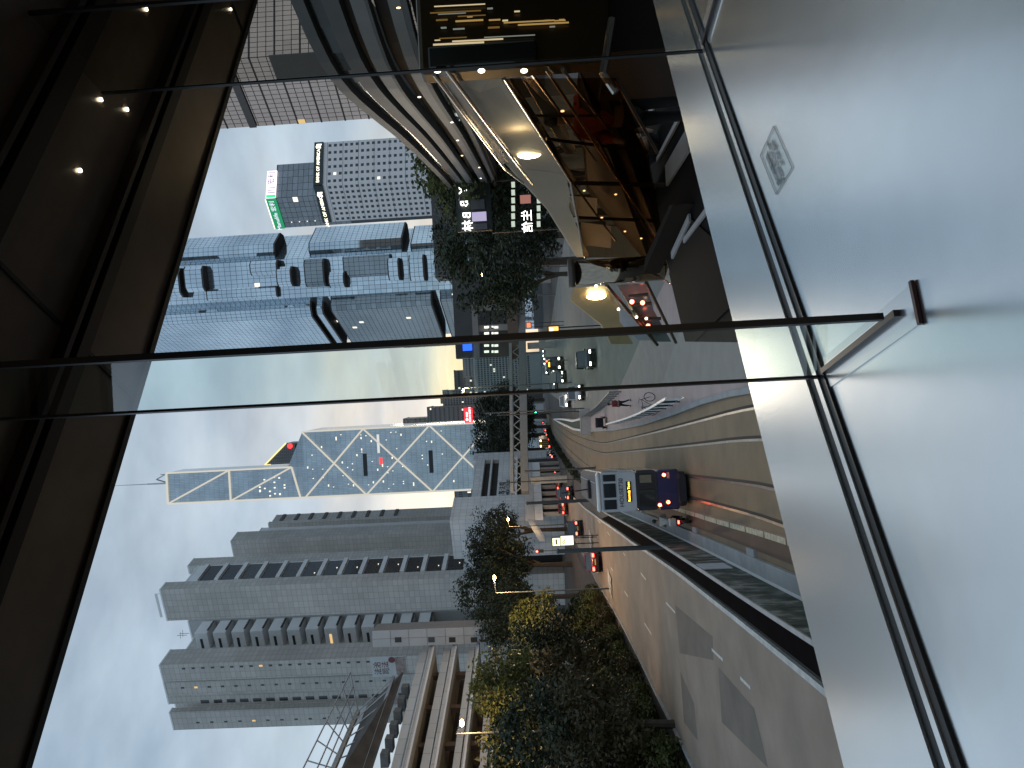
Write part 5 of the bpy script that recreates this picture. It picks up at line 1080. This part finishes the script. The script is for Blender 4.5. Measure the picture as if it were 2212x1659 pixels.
# canopy over the window: dark mirror soffit with two rails
EZ = at(295, 830, 2.6).z; cn = thing('canopy', 'dark mirror finished canopy soffit overhanging the window', 'canopy', (0, 2, EZ))
e0, e1_ = eA-ed*2.5, eB+ed*3.5; inn_ = V3((ed.y, -ed.x, 0))
part('soffit', MB().ob(e0+V3((0, 0, EZ)), e1_-e0, inn_*4.6, (0, 0, .12)), bronze, cn)
part('eave_edge', MB().ob(e0-inn_*.03+V3((0, 0, EZ-.012)), e1_-e0, inn_*.028, (0, 0, .14)), seal, cn)
for off, w in ((.34, .05), (.42, .02), (.80, .07), (.90, .02)):
    part('soffit_rail', MB().ob(e0+inn_*off+V3((0, 0, EZ-.045)), e1_-e0, inn_*w, (0, 0, .043)), pm('rail_brown', (.018, .011, .008), .4, metal=.3), cn)
for k in range(3): part('soffit_seam', MB().ob(e0+ed*(1.4+k*2.3)+V3((0, 0, EZ-.006)), ed*.015, inn_*4, (0, 0, .005)), seal, cn)
for k, (x, y) in enumerate(((175, 368), (220, 215), (276, 236), (318, 20), (500, 20))):
    p_ = onz(x, y, EZ-.008); part('spot_lamp', MB().tube(p_, p_+V3((0, 0, .006)), .007, n=12), em('soffit_spot', (1, .92, .7), 5), cn)
# floor, back wall of the bridge behind the camera
fl = thing('bridge_deck', 'dark floor and rear wall of the covered footbridge', 'bridge', (1, -1, EYE-1.55))
o_ = gA-gd*8
part('deck', MB().ob(o_+inw*1.4+V3((0, 0, EYE-1.75)), gd*18, inw*3.4, (0, 0, .2)), pm('deck_stone', (.12, .10, .085), .5), fl)
part('rear_wall', MB().ob(o_+inw*4.7+V3((0, 0, EYE-1.54)), gd*18, inw*.2, (0, 0, 3.0)), pm('rear_panel', (.10, .08, .065), .4), fl)
wlp = o_+gd*9+inw*4.6+V3((0, 0, EYE-.4)); part('soffit_fill_lamp', MB().ell(wlp, .12, .12, .08), em('soffit_fill_glow', (1, .8, .5), 6), fl)  # added lamp behind the camera, unseen, to lift the dark soffit
il = bpy.data.lights.new('soffit_fill_light', 'POINT'); il.energy = 7; il.color = (1, .72, .42); il.shadow_soft_size = .3; io = bpy.data.objects.new('soffit_fill_light', il); C.objects.link(io); io.location = wlp-inw*.9  # added fill light for the soffit
# ------------------------------------------------------------------ mirrored bands on the right, built as a solid curved footbridge
cb = thing('reflected_footbridge', 'reflection built as a curved footbridge, stacked grey bands sweeping in from the right edge', 'footbridge', (8, 20, 0))
cp = [V3((11.5, 8, 0)), V3((8.6, 12.2, 0)), V3((7.5, 14.8, 0)), V3((7.35, 16.8, 0)), V3((7.9, 19.9, 0)), V3((9.0, 25.5, 0)), V3((10.6, 35.6, 0)), V3((11.3, 41, 0))]
cp = resample(smooth(cp, 2), 40)
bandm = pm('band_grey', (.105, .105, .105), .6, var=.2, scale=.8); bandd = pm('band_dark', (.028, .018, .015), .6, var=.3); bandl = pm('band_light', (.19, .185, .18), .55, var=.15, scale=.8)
def band(name, za, zb_, off, th, mat):
    rings = []
    for i, p in enumerate(cp):
        d = (cp[min(39, i+1)]-cp[max(0, i-1)]); d.normalize(); n = V3((-d.y, d.x, 0)); n = n if n.x < 0 else -n
        if d.y < 0: pass
        q = p+n*off; r = q-n*th; rings.append([V3((q.x, q.y, za)), V3((q.x, q.y, zb_)), V3((r.x, r.y, zb_)), V3((r.x, r.y, za))])
    return part(name, MB().loft(rings), mat, cb)
E0 = EYE
band('roof_edge', E0+4.3, E0+4.55, .05, 3.0, bandm); band('reflected_clerestory', E0+3.98, E0+4.29, -.15, 2.5, pm('reflected_clerestory_glass', (.04, .045, .045), .15, var=.3, scale=1)); band('parapet', E0+3.62, E0+3.96, .02, .3, bandm)  # roof edge and parapet are bands of the reflected footbridge
band('reflected_shadow_gap', E0+3.40, E0+3.61, -.25, .3, bandd); band('parapet', E0+3.10, E0+3.39, .06, .3, bandl); band('reflected_parapet_lip', E0+3.02, E0+3.09, .12, .3, bandm)  # parapet is a band of the reflected footbridge
band('reflected_brown_gap', E0+2.66, E0+3.01, -.3, .3, bandd); band('parapet', E0+2.40, E0+2.65, .05, .3, bandl); band('reflected_parapet_lip', E0+2.26, E0+2.38, .12, .3, bandm); band('reflected_brown_gap', E0+2.05, E0+2.25, -.3, .3, bandd); band('reflected_soffit_edge', E0+1.88, E0+2.04, .05, 2.6, bandm)  # parapet is a band of the reflected footbridge
band('underside', E0+1.78, E0+1.87, -.2, 2.4, bandd)
for k in range(5):
    p = cp[7+k*8]; part('pier', MB().tube((p.x+1.2, p.y, -.2), (p.x+1.2, p.y, E0+1.77), .35, n=12), conc, cb)
for k in range(9): p = cp[4+k*4]; part('reflected_deck_lamp', MB().ell((p.x-.35, p.y-.1, E0+2.2+.2*(k % 3)), .018, .018, .045, 8, 6), em('reflected_deck_glow', (1, .75, .45), 3), cb)
# ------------------------------------------------------------------ mirrored walkway on the right, built as two solid escalator flights
esc = thing('reflected_escalator', 'reflection built as a brown clad escalator flight with glowing oval lamp on the right', 'escalator', (5, 9, EYE-2))
beige = pm('reflected_beige_cladding', (.27, .225, .165), .75, var=.10, scale=.8); tan = pm('reflected_gold_cladding', (.34, .24, .11), .4, var=.15, scale=.8); hand = pm('reflected_handrail_steel', (.55, .5, .42), .25, metal=.95); glz = pm('reflected_grey_glazing', (.16, .165, .16), .2, var=.2, scale=.6)
def dep(y): return 7.0+(y-190)/360*6.0
def ep(x, y, dY=0): return at(x, y, dep(y)+dY)
def sl(name, pts, mat, th=.12, par=esc, dY=0): return part(name, MB().slab([ep(x, y, dY) for x, y in pts], (0, th, 0)), mat, par)
sl('cladding_panel', [(925, 130), (1000, 250), (1056, 309), (1100, 358), (1220, 374), (1160, 282), (1085, 165), (1070, 130)], beige); sl('cladding_panel', [(1101, 360), (1181, 448), (1246, 553), (1272, 552), (1229, 448), (1231, 418), (1221, 376)], beige)
sl('lower_fascia', [(1087, 165), (1161, 281), (1232, 392), (1246, 392), (1172, 270), (1100, 160)], pm('fascia_brown', (.06, .045, .035), .5), dY=-.15)
sl('balustrade_glass', [(940, 150), (962, 150), (1100, 352), (1084, 352)], glz, .04, dY=-.4); 
for a, b in (((937, 160), (1092, 366)), ((964, 150), (1150, 398)), ((1092, 366), (1130, 395))): part('reflected_handrail', MB().tube(ep(*a, -.5), ep(*b, -.5), .018), hand, esc)
for k in range(6): a, b = (945+k*25, 170+k*33), (968+k*25, 160+k*33); part('reflected_baluster', MB().tube(ep(*a, -.45), ep(*b, -.45), .013), hand, esc)
lc = ep(1143, 334, -.05); part('reflected_oval_lamp', MB().ell(lc, .055, .04, .155, 14, 8), em('reflected_oval_glow', (1, .80, .42), 16), esc)
pl_o = bpy.data.lights.new('reflected_oval_lamp_light', 'POINT'); pl_o.energy = 3; pl_o.color = (1, .78, .45); pl_o.shadow_soft_size = .12; ob_ = bpy.data.objects.new('reflected_oval_lamp_light', pl_o); C.objects.link(ob_); ob_.location = lc+V3((-.1, -.95, .1))
text('lettering', '扶手電梯\n請緊握扶手', ep(1119, 268, -.03), ep(1119, 262)-ep(1119, 268), UPV, .085, pm('pale_print', (.45, .43, .38), .6), esc, .002, mirror=True)
sl('side_window', [(1118, 150), (1180, 262), (1222, 330), (1247, 330), (1200, 230), (1150, 150)], glz, .05, dY=.1)
sl('stair_underside', [(1250, 150), (1305, 150), (1395, 330), (1440, 540), (1400, 560), (1270, 400)], pm('underside_brown', (.040, .024, .014), .6, var=.4, scale=.7, spec=.2), .3, dY=.6)
for (a, b) in (((1150, 160), (1290, 352)), ((1180, 150), (1430, 530)), ((1215, 150), (1330, 300))): part('reflected_handrail', MB().tube(ep(*a, -.3), ep(*b, -.3), .016), hand, esc)
esc2 = thing('reflected_lower_escalator', 'reflection built as a gold lined lower escalator flight with oval lamp near the black seam', 'escalator', (3, 15, EYE-4))
def dep2(y): return 13.0+(y-590)/150*3.0
def sl2(name, pts, mat, th=.15, dY=0): return part(name, MB().slab([at(x, y, dep2(y)+dY) for x, y in pts], (0, th, 0)), mat, esc2)
sl2('gold_panel', [(1240, 622), (1308, 616), (1338, 660), (1340, 695), (1368, 743), (1320, 743), (1298, 700), (1233, 648)], tan); sl2('white_panel', [(1338, 670), (1358, 668), (1409, 735), (1376, 735), (1340, 695)], pm('pale_panel', (.36, .35, .36), .5, var=.1), .1, -.1)
sl2('glazing', [(1333, 615), (1396, 612), (1412, 670), (1450, 738), (1412, 738), (1358, 662)], glz, .06, .3)
for a, b in (((1310, 616), (1420, 745)), ((1396, 610), (1460, 740)), ((1358, 640), (1400, 636)), ((1365, 660), (1408, 655)), ((1380, 690), (1428, 688)), ((1398, 715), (1440, 712)), ((1370, 672), (1408, 728))): part('mullion', MB().tube(at(*a, dep2(a[1])-.1), at(*b, dep2(b[1])-.1), .035), pm('brown_steel', (.06, .045, .03), .4, metal=.5), esc2)
lc2 = at(1288, 640, dep2(640)-.15); part('reflected_oval_lamp', MB().ell(lc2, .07, .05, .19, 14, 8), em('reflected_oval_glow', (1, .80, .42), 16), esc2)
pl_o = bpy.data.lights.new('reflected_oval_lamp_light', 'POINT'); pl_o.energy = 8; pl_o.color = (1, .78, .45); pl_o.shadow_soft_size = .12; ob_ = bpy.data.objects.new('reflected_oval_lamp_light', pl_o); C.objects.link(ob_); ob_.location = lc2+V3((0, -1.0, .1))
for x, y in ((1365, 652), (1388, 654), (1400, 704)): part('reflected_indicator_lamp', MB().ell(at(x, y, dep2(y)-.25), .045, .045, .045, 8, 6), em('reflected_indicator_red', (1, .15, .08), 8), esc2)
for x, y in ((1288, 618), (1336, 668), (1375, 685), (1396, 688)): part('small_lamp', MB().ell(at(x, y, dep2(y)-.25), .03, .03, .03, 8, 6), em('small_glow', (1, .9, .65), 3), esc2)  # small lamps of the reflected lower escalator
bal = clear_glass('dimming_tint', (.62, .50, .37), False)
part('dimming_screen', MB().slab([ep(x, y, -1.1) for x, y in ((1090, 170), (1150, 262), (1232, 392), (1262, 556), (1440, 556), (1400, 330), (1330, 168))], (0, .02, 0)), bal, esc)  # added tinted sheet that dims the flight behind it
part('dimming_screen_edge', MB().tube(ep(1090, 170, -1.1), ep(1232, 392, -1.1), .014).tube(ep(1232, 392, -1.1), ep(1262, 556, -1.1), .014), hand, esc)
for a, b, r_ in (((1180, 300), (1420, 330), .02), ((1240, 395), (1435, 400), .03), ((1250, 470), (1440, 478), .025), ((1200, 345), (1330, 520), .016), ((1290, 300), (1420, 540), .016), ((1150, 250), (1300, 250), .014), ((1330, 170), (1420, 330), .02)):
    part('mullion', MB().tube(ep(*a, -.7), ep(*b, -.7), r_), pm('brown_steel', (.06, .045, .03), .4, metal=.5), esc)
for a, b in (((1200, 420), (1290, 470)), ((1255, 480), (1320, 535))): sl('shop_panel', [(a[0], a[1]), (b[0], a[1]+8), (b[0], b[1]), (a[0], b[1]-8)], pm('pale_panel', (.36, .35, .36), .5, var=.1), .05, dY=.3)
for x, y in ((1262, 412), (1300, 470), (1350, 500), (1215, 240), (1330, 420), (1385, 515)): part('small_lamp', MB().ell(ep(x, y, -.75), .012, .012, .02, 8, 6), em('small_glow', (1, .9, .65), 3), esc)
# mirrored polished column, set up solid between the flights
cl_ = thing('reflected_column', 'reflected round steel column with flared foot, built solid between the escalator flights', 'column', tuple(at(1440, 588, 12)))
T_, B_ = at(1235, 590, 12), at(1432, 580, 12); polish = pm('reflected_column_steel', (.30, .25, .19), .10, metal=1, var=.1, scale=2)
part('shaft', MB().tube((T_.x, T_.y, B_.z), (T_.x, T_.y, T_.z-.06), .21, n=24), polish, cl_, smooth=True); part('reflected_flared_foot', MB().tube((T_.x, T_.y, B_.z-.30), (T_.x, T_.y, B_.z-.005), .40, .215, 24), polish, cl_, smooth=True)
part('reflected_collar', MB().tube((T_.x, T_.y, T_.z-.05), (T_.x, T_.y, T_.z+.06), .24, n=24), pm('fascia_brown', (.06, .045, .035)), cl_, smooth=True); part('base', MB().tube((T_.x, T_.y, -.1), (T_.x, T_.y, B_.z-.31), .42, n=20), pm('base_dark', (.03, .02, .015), .5), cl_)
# murky reflection below the escalators, built as a dark roof with pale strips
lr = thing('reflected_dark_roof', 'reflection built as a dark brown roof with pale edge strips below the escalators', 'roof', (4, 8, EYE-2)); RZ = EYE-1.9
def rz_(x, y, dz=0): return onz(x, y, RZ+dz)
drk = pm('reflected_roof_dark', (.005, .0035, .003), .8, var=.4, scale=.5, spec=.1); brn = pm('reflected_roof_brown', (.014, .009, .006), .9, var=.35, scale=.5, spec=.15)
part('reflected_roof_sheet', MB().slab([rz_(*q) for q in ((1320, 0), (1405, 0), (1530, 440), (1600, 700), (1640, 740), (1480, 738), (1440, 560), (1400, 360), (1352, 150))], (0, 0, -.12)), drk, lr)
part('reflected_roof_panel', MB().slab([rz_(x, y, .02) for x, y in ((1445, 590), (1490, 470), (1545, 520), (1590, 650), (1500, 738), (1480, 738))], (0, 0, -.015)), brn, lr)
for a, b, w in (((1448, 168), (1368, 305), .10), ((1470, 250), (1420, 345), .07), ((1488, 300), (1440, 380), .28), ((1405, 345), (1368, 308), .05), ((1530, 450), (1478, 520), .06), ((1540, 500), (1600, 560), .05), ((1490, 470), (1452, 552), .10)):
    A_, B_ = rz_(*a, .03), rz_(*b, .03); part('reflected_edge_strip', MB().bar(A_, B_, w, .03), pm('strip_grey', (.36, .33, .31), .5, var=.1), lr)
part('reflected_upstand', MB().slab([rz_(x, y, .0) for x, y in ((1425, 590), (1440, 560), (1500, 440), (1492, 440), (1430, 556))], (0, 0, .25)), brn, lr)
# reflection beyond the second fin, built as a solid bronze lift shaft
lf = thing('reflected_lift_shaft', 'reflection built as a dark bronze lift shaft with glowing streaks at the picture edge', 'lift shaft', (4.3, 6, 0))
Yf = 6.0; A_, B_ = at(905, 158, Yf), at(1312, -60, Yf)
part('reflected_shaft_glass', MB().box(A_.x, B_.x+1.2, Yf, Yf+.25, B_.z, A_.z), pm('reflected_shaft_bronze', (.045, .030, .012), .32, metal=.5, var=.5, scale=1.3), lf, bevel=.04)
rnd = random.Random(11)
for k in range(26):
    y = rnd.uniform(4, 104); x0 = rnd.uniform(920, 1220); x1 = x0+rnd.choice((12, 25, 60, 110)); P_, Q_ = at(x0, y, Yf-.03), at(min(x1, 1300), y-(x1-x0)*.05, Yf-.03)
    part('reflection_strip', MB().bar(P_, Q_, .01, rnd.uniform(.004, .012)), em('gold_reflection_%d' % (k % 4), ((1, .62, .22), (1, .8, .5), (.8, .45, .12), (.7, .75, .7))[k % 4], (.35, .6, .18, .25)[k % 4]), lf)  # glowing strips stand in for lights mirrored in the glass
part('reflected_dark_cab', MB().box(at(900, 158, Yf).x+.02, at(900, 108, Yf).x, Yf-.05, Yf-.01, at(1160, 120, Yf).z, at(925, 120, Yf).z), pm('reflected_cab_dark', (.012, .014, .012), .2), lf, bevel=.05)
part('reflected_corner_post', MB().tube(at(1322, 40, Yf-.3), at(1302, 160, Yf-.3), .03).tube(at(1302, 160, Yf-.3), at(1330, 200, Yf-.3), .03), hand, lf)
for x, y in ((1132, 153), (1040, 153), (945, 153)): part('small_lamp', MB().ell(at(x, y, Yf-.2), .02, .02, .03, 8, 6), em('small_glow', (1, .9, .65), 3), lf)  # small lamps of the reflected lift shaft
part('reflected_shaft_core', MB().box(A_.x+.2, B_.x+1.0, Yf+.3, Yf+1.4, -.2, B_.z-.01), pm('base_dark', (.03, .02, .015)), lf)
# riders: mirrored figures placed as solid people
f = at(1440, 250, 9.5)
person('reflected person in orange jacket, placed as an escalator rider', V3((at(1215, 250, 8.1).x, 8.1, at(1190, 258, 8.1).z-1.72)), 2.4, orange_c, black_c, 'stand')
person('reflected person in grey coat, placed lower on the reflected escalator', V3((at(1240, 330, 10.6).x, 10.6, at(1280, 325, 10.6).z-1.72)), 2.4, pm('brown_cloth', (.09, .05, .03), .85), black_c, 'stand')
# lit shop letters mirrored in the glass, built as a solid sign
ls = thing('reflected_letter_sign', 'reflected white lit letters and posters built as a sign between the dark trees', 'sign', tuple(at(1190, 450, 38)))
part('reflected_backing', MB().box(at(985, 500, 38).x, at(985, 385, 38).x, 38.1, 38.4, at(1060, 440, 38).z, at(985, 440, 38).z), pm('reflected_sign_back', (.02, .025, .022), .5), ls)
wl = em('reflected_letter_white', (1, 1, .95), 2.2)
for ch, x, y in (('Y', 1001, 412), ('B', 1004, 440), ('B', 1009, 465), ('林', 1012, 488)): text('lettering', ch, at(x, y, 38)-V3((0, .05, 0)), (1, 0, 0), UPV, .62, wl, ls, .02, mirror=True)
def ls_b(name, x0, x1, y0, y1, mat, dY): A_, B_ = at(x0, y1, 38), at(x1, y0, 38); part(name, MB().box(A_.x, B_.x, 38-dY, 38.09-dY, B_.z, A_.z), mat, ls)
ls_b('poster', 1020, 1050, 457, 478, em('poster_lilac', (.45, .40, .6), .7), .02); ls_b('poster', 1018, 1046, 430, 452, pm('poster_grey', (.12, .12, .12), .6), .02); ls_b('poster', 1022, 1052, 482, 496, pm('poster_grey2', (.15, .14, .15), .6), .02)
for k in range(6): ls_b('light_tube', 1105, 1112, 393+k*17, 405+k*17, em('tube_pale', (.8, .9, .75), .5), .05); ls_b('light_tube', 1160, 1167, 393+k*17, 405+k*17, em('tube_pale', (.8, .9, .75), .5), .05)
ls_b('pink_emblem', 1124, 1146, 421, 440, em('emblem_pink', (.7, .3, .25), .35), .06)
part('leg', MB().box(at(1100, 500, 38).x, at(1100, 498, 38).x, 38.1, 38.3, 0, at(1060, 440, 38).z), dark_m, ls); part('leg', MB().box(at(1100, 388, 38).x, at(1100, 386, 38).x, 38.1, 38.3, 0, at(1060, 440, 38).z), dark_m, ls)  # legs of the reflected letter sign
text('lettering', '生信', at(1140, 478, 37.8), (1, 0, 0), UPV, .62, wl, ls, .02, mirror=True)
# ------------------------------------------------------------------ lettering becomes mesh
bpy.context.view_layer.update()
dg = bpy.context.evaluated_depsgraph_get()
for o in [o for o in C.objects if o.type == 'FONT']:
    me = bpy.data.meshes.new_from_object(o.evaluated_get(dg)); n = o.name; par_ = o.parent; mbs = o.matrix_basis.copy(); mpi = o.matrix_parent_inverse.copy()
    bpy.data.objects.remove(o); q = bpy.data.objects.new(n, me); C.objects.link(q); q.parent = par_; q.matrix_parent_inverse = mpi; q.matrix_basis = mbs
